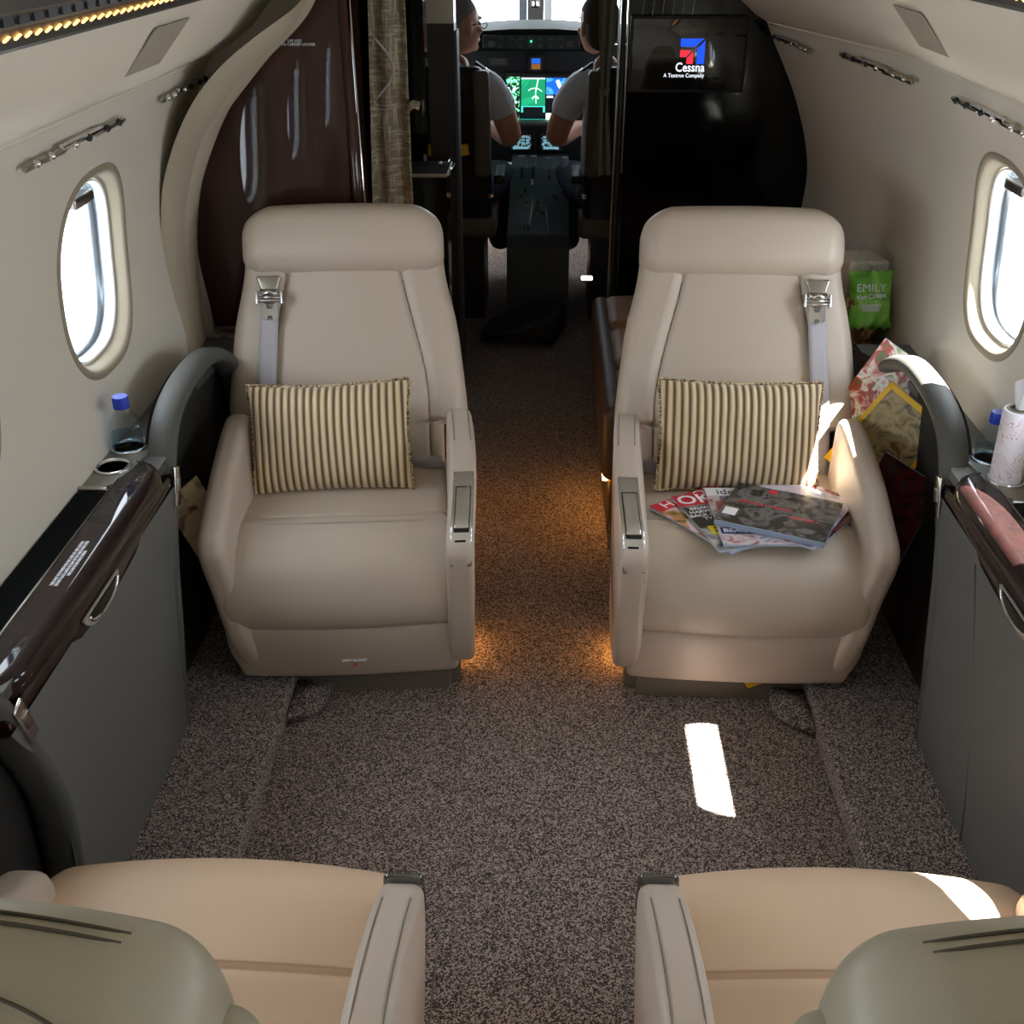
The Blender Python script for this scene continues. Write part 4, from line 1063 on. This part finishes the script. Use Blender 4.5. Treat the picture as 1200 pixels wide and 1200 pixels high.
# ------------------------------------------------------------------ cockpit shell
KW = lambda a, b: not (a.z > 1.14 and 5.7 < a.y < 6.3)
bm = grid_bm(lambda u, v: (lambda p: (p[0] * (1 - .16 * max(0, u * 2.35 - .6) / 1.75), 4.26 + 2.34 * u, p[1]))(([ (-PW[::-1][i][0] * .87, PW[::-1][i][1]) for i in range(len(PW))][::-1])[round(v * (len(PW) - 1))]), 20, len(PW) - 1, None, KW)
struct(link('wall_cockpit_left', bm, M['cockpit']))
bm = grid_bm(lambda u, v: (lambda p: (p[0] * (1 - .16 * max(0, u * 2.35 - .6) / 1.75), 4.26 + 2.34 * u, p[1]))([(q[0] * .87, q[1]) for q in PW][round(v * (len(PW) - 1))]), 20, len(PW) - 1, None, KW)
struct(link('wall_cockpit_right', bm, M['cockpit']))
struct(link('ceiling_cockpit', grid_bm(lambda u, v: ((v * 2 - 1) * .78, 4.26 + 2.0 * u, 1.66 - .26 * (v * 2 - 1) ** 2 - .0 * u), 6, 16), M['cockpit']))
struct(link('wall_cockpit_front', box_bm(-.85, .72, 6.5, 6.6, 0, 1.15), M['cockpit'], smooth=False))
struct(link('trim_9', box_bm(-.9, -.30, 4.27, 4.30, 1.5, 1.85), M['cockpit'], smooth=False))
struct(link('trim_10', box_bm(-.95, .95, 4.262, 4.30, 1.62, 1.85), M['cockpit'], smooth=False))
wf = bpy.data.objects.new('window_20', None); C.objects.link(wf); wf.location = (-.10, 6.5, 1.1); struct(wf)
link('centre_post', box_bm(-.042, .045, -.02, .03, .02, .60), M['black'], wf, False)
link('post_edge', box_bm(-.088, -.046, .0, .02, .02, .60), M['reveal'], wf, False)
link('post_edge', box_bm(.049, .088, .0, .02, .02, .60), M['reveal'], wf, False)
link('sill', box_bm(-.72, .72, -.02, .03, .0, .045), M['cockpit2'], wf, False)
link('side_post', box_bm(-.78, -.70, -.02, .03, .0, .60), M['cockpit2'], wf, False)
link('side_post', box_bm(.70, .78, -.02, .03, .0, .60), M['cockpit2'], wf, False)
link('windscreen', box_bm(-.70, .70, .034, .038, .03, .60), M['pane'], wf, False)
cmp_ = thing('compass', 'small dark compass with chrome clips hanging on the windscreen centre post', 'compass', (-.10, 6.44, 1.27))
link('case', rbox_bm(.024, .02, .03, .008), M['black'], cmp_)
for sx in (-1, 1): link('clip', lathe_bm([(0, -.012), (.006, -.008), (.004, .01), (0, .014)], 10), M['white'], cmp_).location = (sx * .011, -.022, -.01)

# ------------------------------------------------------------------ instrument panel
ip = thing('instrument_panel', 'dark cockpit instrument panel with rounded glareshield below the windscreen', 'instrument panel', (-.11, 5.9, 0))
def P2(x, z): return (x + .11, z)
gs = [(-.42, 1.10), (-.42, 1.165), (-.36, 1.188), (-.2, 1.198), (-.0, 1.199), (.12, 1.192), (.19, 1.172), (.20, 1.10)]
link('glareshield', poly_bm([P2(*q) for q in gs], .50, plane='xz', base=-.14), M['glare'], ip, True, 30)
link('guidance_panel', rbox_bm(.235, .02, .030, .008, off=(0, -.15, 1.142)), M['cockpit'], ip)
link('main_board', box_bm(-.62, .62, .0, .06, .55, 1.115), M['cockpit'], ip, False)
link('lower_board', box_bm(-.16, .20, -.13, .02, .60, .755), M['cockpit'], ip, False)
link('board_ledge', rbox_bm(.20, .07, .008, .004, off=(.02, -.07, .760)), M['cockpit2'], ip)
KN = M['cockpit2']
for i in range(9):
    x = -.19 + i * .047
    if i in (0, 8): link('push_button', rbox_bm(.016, .004, .013, .003, off=(x, -.173, 1.135)), KN, ip)
    else:
        link('selector_knob', lathe_bm([(0, .02), (.009, .018), (.010, 0), (.012, -.002), (0, -.002)], 14), KN, ip).location = (x, -.172, 1.128); ip.children[-1].rotation_euler = (PI / 2, 0, 0)
        link('push_button', rbox_bm(.011, .003, .005, .002, off=(x, -.173, 1.158)), KN, ip)
GRN = mat('green_lamp', (60, 255, 150), .4, emit=(60, 255, 150), estr=4)
link('status_lamp', rbox_bm(.003, .003, .003, .001, off=(.0, -.176, 1.147)), GRN, ip)
rbox('placard', (.095, .004, .036), (-.275 + .11 , -.003, 1.035), M['cockpit2'], ip, .002)
for i in range(3): link('placard_line', box_bm(-.20, -.13, -.0065, -.0055, 1.026 + i * .010, 1.029 + i * .010), M['plate'], ip, False)
def scr(name, c, seed, sc_, st=1.1): return print_mat(name, c, sc_, .3, 2, st, seed)
def disp(name, label, x0, x1, z0, z1, y, m, cat='display'):
    t = thing(name, label, cat, ((x0 + x1) / 2, y, (z0 + z1) / 2)); w_, h_ = (x1 - x0) / 2, (z1 - z0) / 2
    link('bezel', rbox_bm(w_ + .016, .012, h_ + .016, .006, off=(0, -.0, 0)), M['black'], t)
    link('screen', box_bm(-w_, w_, -.016, -.0125, -h_, h_), m, t, False)
    return t
DB = mat('screen_dark', (8, 12, 16), .2, emit=(8, 14, 20), estr=1)
d = disp('centre_display', 'large lit cockpit display with green and blue maps', -.235, .084, .765, .975, 5.878, DB)
def px(x0, x1, z0, z1, m, name='screen_tile', dy=0): link(name, box_bm(x0 + .0755, x1 + .0755, -.0185 - dy, -.0162 - dy, z0 - .87, z1 - .87), m, d, False)
GM = scr('map_green', [(20, 130, 90), (24, 150, 104), (30, 160, 110)], 1.3, 9); BM = scr('map_blue', [(10, 70, 190), (20, 90, 210), (60, 150, 230), (220, 170, 60)], 4.1, 11)
EN = scr('engine_strip', [(10, 20, 20), (14, 30, 26), (80, 190, 130), (200, 230, 220), (12, 24, 22)], 2.2, 60)
TL = mat('screen_teal', (60, 200, 180), .3, emit=(60, 205, 185), estr=1); WS = mat('screen_bright', (230, 245, 240), .3, emit=(230, 248, 240), estr=1.1); YG = mat('screen_yellow', (230, 190, 60), .3, emit=(230, 190, 60), estr=1)
px(-.232, -.168, .77, .97, EN); px(-.160, -.040, .835, .965, GM); px(-.160, -.040, .772, .80, DB); px(-.160, -.04, .802, .833, TL, dy=.0); px(-.150, -.05, .778, .828, DB, dy=.002)
px(-.035, .08, .888, .965, BM); px(-.035, .08, .80, .884, DB); px(-.035, .08, .768, .798, WS); px(-.032, -.0, .872, .882, WS, dy=.002)
px(-.235, .084, .7655, .769, TL); px(-.16, -.04, .960, .966, WS, dy=.002)
for i, (a_, b_, q) in enumerate(((-.225, .952, GRN), (-.195, .952, GRN), (-.225, .915, WS), (-.195, .912, WS), (-.21, .885, TL), (-.22, .865, WS), (-.19, .85, WS), (-.215, .83, TL), (-.2, .805, WS), (-.22, .785, GRN), (-.19, .785, WS))):
    px(a_ - .007, a_ + .007, b_ - .006, b_ + .006, q, 'gauge', .002)
# flight path lines and aircraft mark on the map
def mapline(pts, m, w_=.0018, nm='map_line'): link(nm, tube_bm([(x + .0755, -.0192, z - .87) for x, z in pts], w_, 5), m, d)
mapline([(-.125, .905), (-.11, .915), (-.09, .918), (-.07, .912), (-.055, .902)], WS); mapline([(-.085, .845), (-.088, .90), (-.075, .962)], WS, .0025)
mapline([(-.105, .868), (-.088, .882), (-.073, .868)], WS, .004, 'aircraft_mark'); mapline([(.02, .955), (.03, .93), (.05, .905)], WS, .009, 'coast_shape')
mapline([(.045, .9), (.06, .9), (.075, .91)], YG, .006, 'weather_patch')
sb = disp('standby_display', 'tiny standby display with blue and brown horizon above the large lit display', -.118, -.058, .998, 1.06, 5.885, DB)
link('sky_half', box_bm(-.022, .022, -.0185, -.0162, .002, .026), mat('s_blue', (30, 90, 200), .3, emit=(30, 90, 200), estr=.8), sb, False)
link('ground_half', box_bm(-.022, .022, -.0185, -.0162, -.024, .0), mat('s_brown', (140, 90, 40), .3, emit=(140, 90, 40), estr=.6), sb, False)
KB = scr('keypad_screen', [(10, 16, 20), (20, 34, 40), (120, 160, 170), (14, 20, 26)], 7, 70, .7)
KB2 = scr('keypad_screen_b', [(10, 16, 20), (20, 34, 40), (120, 160, 170), (14, 20, 26)], 9, 60, .7)
for (x0, x1, mtl, lab) in ((-.205, -.108, KB, 'small lit touch screen nearest the pilot with glasses'), (-.055, .045, KB2, 'small lit touch screen nearest the dark haired pilot')):
    q = disp('touch_display', lab, x0, x1, .645, .712, 5.75, mtl)
    BT = mat('key_blue', (110, 150, 165), .3, emit=(110, 152, 168), estr=.7)
    for i in range(4):
        for j in range(3): link('key', box_bm(-.042 + i * .022, -.026 + i * .022, -.0185, -.0163, .022 - j * .014, .030 - j * .014), BT, q, False)
    link('key_bar', box_bm(-.04, .036, -.0185, -.0163, -.032, -.020), BT, q, False)
# pedestal
pd = thing('centre_pedestal', 'black centre pedestal between the pilots with pale levers and switches', 'pedestal', (-.06, 5.45, 0))
link('body', poly_bm([(-.55, .0), (.33, .0), (.33, .62), (.05, .60), (-.10, .54), (-.50, .42), (-.55, .38)], .28, plane='yz', base=-.14), M['cockpit'], pd, False)
PL = M['reveal']
for i, (x, z) in enumerate(((-.085, .655), (-.03, .655), (.045, .645), (.12, .65))):
    l = link('lever', tube_bm([(x, -.02, z - .10), (x, -.05, z - .03)], .006, 8), M['cockpit2'], pd)
    link('lever_grip', rbox_bm(.016, .012, .026, .006, off=(x, -.055, z)), mat('grip', (150, 160, 172), .5), l)
for i in range(14):
    random.seed(i); x = random.uniform(-.12, .12); y = random.uniform(-.48, -.12)
    link('switch', lathe_bm([(0, 0), (.006, 0), (.004, .016), (0, .018)], 10), M['steel'] if i % 2 else M['cockpit2'], pd).location = (x, y, .42 + (y + .5) * .3)
for x in (-.045, .045): link('slot_line', tube_bm([(x, -.50, .428), (x * .6, -.2, .512)], .0022, 6), M['steel'], pd)
link('page_card', rbox_bm(.006, .01, .012, .002, off=(-.035, -.12, .57)), M['white'], pd)
# bag and seats
def bagf(x, y, z): return (x + .02 * sin(y * 13), y + .02 * sin(x * 17), z * (1 + .25 * sin(x * 14 + y * 9)) + .03 * sin(x * 9 + y * 5) * (z > 0))
o = link('flight_bag', rbox_bm(.17, .11, .05, .03, (10, 8, 2), bagf, 3), M['darkbag']); o.location = (-.12, 4.72, .075); tag(o, 'crumpled dark fabric bag on the floor behind the centre pedestal', 'bag')
def pilot_seat(label, x, s):
    t = thing('pilot_seat', label, 'seat', (x, 4.98, 0), 0)
    link('backrest', rbox_bm(.20, .045, .34, .04, (6, 1, 8), lambda a, b, c: (a * (1 - .12 * smooth((c + .34 - .4) / .3)), b - .06 * (c / .34), c + .79), 4), M['black'], t)
    link('side_bolster', rbox_bm(.035, .04, .22, .02, (1, 1, 4), lambda a, b, c: (a + s * .165, b - .065 - .04 * (c / .34), c + .90), 3), M['seatcockpit'], t)
    link('seat_pad', rbox_bm(.22, .24, .05, .03, off=(0, .24, .44)), M['seatcockpit'], t)
    link('headrest', rbox_bm(.075, .03, .05, .025, off=(-s * .03, -.02, 1.16)), M['black'], t)
    link('seat_base', box_bm(-.16, .16, .05, .42, .0, .40), M['black'], t, False)
    link('arm_pad', rbox_bm(.022, .13, .02, .012, off=(s * .235, .10, .66)), M['black'], t)
    link('adjust_latch', rbox_bm(.012, .014, .010, .004, off=(s * .20, -.06, .60)), M['chrome'], t)
    return t
pilot_seat('black pilot seat in front of the low black cabinet, holding the pilot with glasses', -.47, 1)
pilot_seat('black pilot seat beside the tied back curtain, holding the dark haired pilot', .34, -1)
o = rbox('yellow_pouch', (.045, .03, .045), (-.385, 4.885, .80), M['yellow'], None, .004, rot=(0, R(-8), 0)); tag(o, 'small bright yellow pouch hanging on the side of the pilot seat', 'pouch')
o = rbox('floor_lamp_cover', (.05, .02, .018), (.155, 4.70, .30), mat('white_lamp', (255, 255, 255), .4, emit=(255, 255, 255), estr=2), None, .006); tag(o, 'tiny bright white marker light low beside the cockpit pedestal', 'light')

# ------------------------------------------------------------------ pilots
def skin_mesh(V, E_, Rr, sub=2):
    me = bpy.data.meshes.new('sk'); me.from_pydata(V, E_, []); o = bpy.data.objects.new('sk', me); C.objects.link(o)
    md = o.modifiers.new('s', 'SKIN'); md.use_smooth_shade = True
    for i, r_ in enumerate(Rr):
        sv = me.skin_vertices[0].data[i]; sv.radius = r_ if isinstance(r_, tuple) else (r_, r_); sv.use_root = (i == 0)
    m2 = o.modifiers.new('u', 'SUBSURF'); m2.levels = sub; m2.render_levels = sub
    out = evaluated(o); bpy.data.objects.remove(o); return out
def ell(bm, c, r_, rot=None, seg=20):
    b2 = bmesh.new(); bmesh.ops.create_uvsphere(b2, u_segments=seg, v_segments=seg // 2 + 2, radius=1)
    Mx = Matrix.Translation(c) @ (rot.to_matrix().to_4x4() if rot else Matrix()) @ Matrix.Diagonal((*r_, 1)); bmesh.ops.transform(b2, matrix=Mx, verts=b2.verts[:])
    me = bpy.data.meshes.new('e'); b2.to_mesh(me); b2.free(); bm.from_mesh(me); bpy.data.meshes.remove(me)
def voxel(bm, name, m, parent, vs=.006):
    o = link(name, bm, m, parent); md = o.modifiers.new('r', 'REMESH'); md.mode = 'VOXEL'; md.voxel_size = vs; md.use_smooth_shade = True
    m2 = o.modifiers.new('sm', 'SMOOTH'); m2.iterations = 4; m2.factor = .5; bake(o)
    for p in o.data.polygons: p.use_smooth = True
    return o
def pilot(label, x, s, headturn, hair, glasses, hx=0):
    """faces +y; s = side of the pedestal arm"""
    t = thing('person', label, 'person', (x, 5.10, .50), 0)
    # joints (local): pelvis, spine, chest, neck, head; both arms; both legs
    V = [(0, .02, .06), (0, 0, .25), (0, .0, .44), (hx * .4, .02, .58), (hx * .8, .035, .66),
         (s * .15, .0, .55), (s * .205, .0, .47), (s * .262, .015, .31), (s * .19, .26, .30), (s * .14, .36, .30), (s * .125, .42, .29),
         (-s * .15, .0, .55), (-s * .205, .0, .47), (-s * .235, .03, .325), (-s * .19, .26, .30), (-s * .15, .36, .30), (-s * .14, .42, .29),
         (s * .11, .12, .05), (s * .20, .44, .08), (s * .18, .66, -.36), (-s * .10, .12, .05), (-s * .14, .46, .06), (-s * .12, .66, -.36)]
    E_ = [(0, 1), (1, 2), (2, 3), (3, 4), (2, 5), (5, 6), (6, 7), (7, 8), (8, 9), (9, 10), (2, 11), (11, 12), (12, 13), (13, 14), (14, 15), (15, 16), (0, 17), (17, 18), (18, 19), (0, 20), (20, 21), (21, 22)]
    Rr = [(.15, .12), (.145, .115), (.15, .11), .062, .055, .075, .064, .056, .048, .034, .028, .075, .062, .048, .042, .03, .028, .085, .07, .05, .085, .07, .05]
    bm = bmesh.new()
    for ch in ([1, 0], [1, 2, 3, 4], [2, 5, 6, 7, 8, 9, 10], [2, 11, 12, 13, 14, 15, 16], [0, 17, 18, 19], [0, 20, 21, 22]):
        if ch == [1, 0]: ch = [0, 1, 2]
        rr_ = [Rr[k] if k != 2 or ch[0] != 2 else .07 for k in ch]; rr_ = [.09 if (ch[0] == 0 and len(ch) == 4 and i == 0) else r_ for i, r_ in enumerate(rr_)]
        bm.from_mesh(skin_mesh([V[k] for k in ch], [(i, i + 1) for i in range(len(ch) - 1)], rr_))
    rz = Euler((0, 0, headturn)); H = Vector((hx, .045, .765))
    def hp(a, b, c): return H + rz.to_matrix() @ Vector((a, b, c))
    ell(bm, hp(0, -.01, .03), (.074, .092, .088), rz); ell(bm, hp(0, .022, -.03), (.058, .066, .082), rz); ell(bm, hp(0, .07, -.088), (.022, .018, .018), rz)   # skull, face, chin
    ell(bm, hp(0, .096, -.022), (.013, .022, .018), rz); ell(bm, hp(0, .088, .004), (.009, .014, .03), rz)   # nose
    ell(bm, hp(0, .082, .030), (.05, .012, .010), rz); ell(bm, hp(0, .086, -.058), (.022, .010, .009), rz)   # brow, lips
    for q in (-1, 1):
        ell(bm, hp(q * .076, -.008, -.012), (.008, .018, .030), rz)   # ear
        ell(bm, hp(q * .038, .062, -.02), (.022, .02, .018), rz)     # cheek
    # hands: palm with five fingers curled on the knee / yoke
    for sg in (-1, 1):
        hb = Vector((sg * .132, .455, .285)); ell(bm, hb, (.036, .046, .016))
        for k, (fx, fl) in enumerate(((-.027, .045), (-.009, .052), (.009, .05), (.027, .042))):
            f3 = skin_mesh([tuple(hb + Vector((fx, .03, 0))), tuple(hb + Vector((fx, .03 + fl * .6, .004))), tuple(hb + Vector((fx, .03 + fl, -.014))), tuple(hb + Vector((fx, .03 + fl * .95, -.032)))], [(0, 1), (1, 2), (2, 3)], [.009, .0085, .008, .007], 1); bm.from_mesh(f3)
        f3 = skin_mesh([tuple(hb + Vector((-sg * .03, -.01, 0))), tuple(hb + Vector((-sg * .052, .018, -.004))), tuple(hb + Vector((-sg * .056, .045, -.012)))], [(0, 1), (1, 2)], [.011, .010, .008], 1); bm.from_mesh(f3)
    voxel(bm, 'body', M['skin'], t)
    # shirt: same joints, a little wider, short sleeves
    Vs = [(0, .02, .10), V[1], V[2], (0, .015, .555), V[5], V[6], tuple(Vector(V[6]).lerp(Vector(V[7]), .55)), V[11], V[12], tuple(Vector(V[12]).lerp(Vector(V[13]), .72))]
    bm = bmesh.new(); RS = [(.165, .135), (.160, .13), (.165, .125), .09, .092, .078, .072, .088, .078, .072]
    for ch in ([0, 1, 2, 3], [2, 4, 5, 6], [2, 7, 8, 9]):
        bm.from_mesh(skin_mesh([Vs[k] for k in ch], [(i, i + 1) for i in range(3)], [RS[k] if k != 2 or ch[0] == 0 else .09 for k in ch]))
    sh = voxel(bm, 'shirt', M['shirt'], t)
    link('collar', tube_bm([(.062 * cos(a), .022 + .058 * sin(a), .595 + .012 * cos(a + 1.6)) for a in [2 * PI * i / 20 for i in range(21)]], .016, 8, flat=(.6, 1.3)), M['shirt'], t)
    for sg in (-1, 1):
        e = rbox('epaulette', (.085, .05, .010), (sg * .140, -.005, .603), M['epaulette'], t, .004, rot=(0, sg * R(34), 0))
        for k in range(3): rbox('stripe', (.007, .051, .003), (sg * (.012 + k * .013), 0, .0055), M['plate'], e, .001)
    # trousers
    bm = bmesh.new()
    for ch, r_ in (([0, 17, 18, 19], [.11, .1, .084, .066]), ([0, 20, 21, 22], [.11, .1, .084, .066])):
        bm.from_mesh(skin_mesh([V[k] for k in ch], [(0, 1), (1, 2), (2, 3)], r_))
    ell(bm, Vector((0, .02, .07)), (.17, .14, .11)); voxel(bm, 'trousers', M['trouser'], t, .008)
    # hair
    bm = bmesh.new()
    ell(bm, hp(0, -.022, .045), (.080, .092, .085), rz, 56)
    if hair == 'brown': ell(bm, hp(0, -.045, -.01), (.077, .066, .085), rz, 24)
    else: ell(bm, hp(0, -.062, .0), (.07, .045, .06), rz, 24)
    fwd = rz.to_matrix() @ Vector((0, 1, 0))
    bmesh.ops.delete(bm, geom=[v for v in bm.verts if (v.co - H).dot(fwd) > (.045 if v.co.z > H.z + .06 else (-.012 if hair == 'brown' else -.045 + max(0, v.co.z - H.z - .02) * 1.6))], context='VERTS')
    link('hair', bm, M['hair_' + hair], t)
    for q in (-1, 1):
        ey = bmesh.new(); ell(ey, hp(q * .03, .076, .008), (.011, .008, .009), rz, 12); link('eye', ey, M['white'], t)
    if glasses:
        g = link('glasses', tube_bm([hp(.078, -.01, .008), hp(.076, .06, .012), hp(.062, .094, .010)], .0022, 6), M['black'], t)
        for q in (-1, 1):
            link('lens_rim', tube_bm([hp(q * .033 + .024 * cos(a), .098, .004 + .017 * sin(a)) for a in [2 * PI * i / 16 for i in range(17)]], .002, 5), M['black'], g)
        link('temple', tube_bm([hp(-.078, -.01, .008), hp(-.076, .06, .012), hp(-.062, .094, .010)], .0022, 6), M['black'], g)
    return t
pilot('person in white short sleeved pilot shirt and glasses, grey hair, looking across the cockpit', -.445, 1, R(-50), 'grey', True, .042)
pilot('person in white short sleeved pilot shirt, brown hair, sitting beside the tied back curtain', .272, -1, R(28), 'brown', False, -.092)
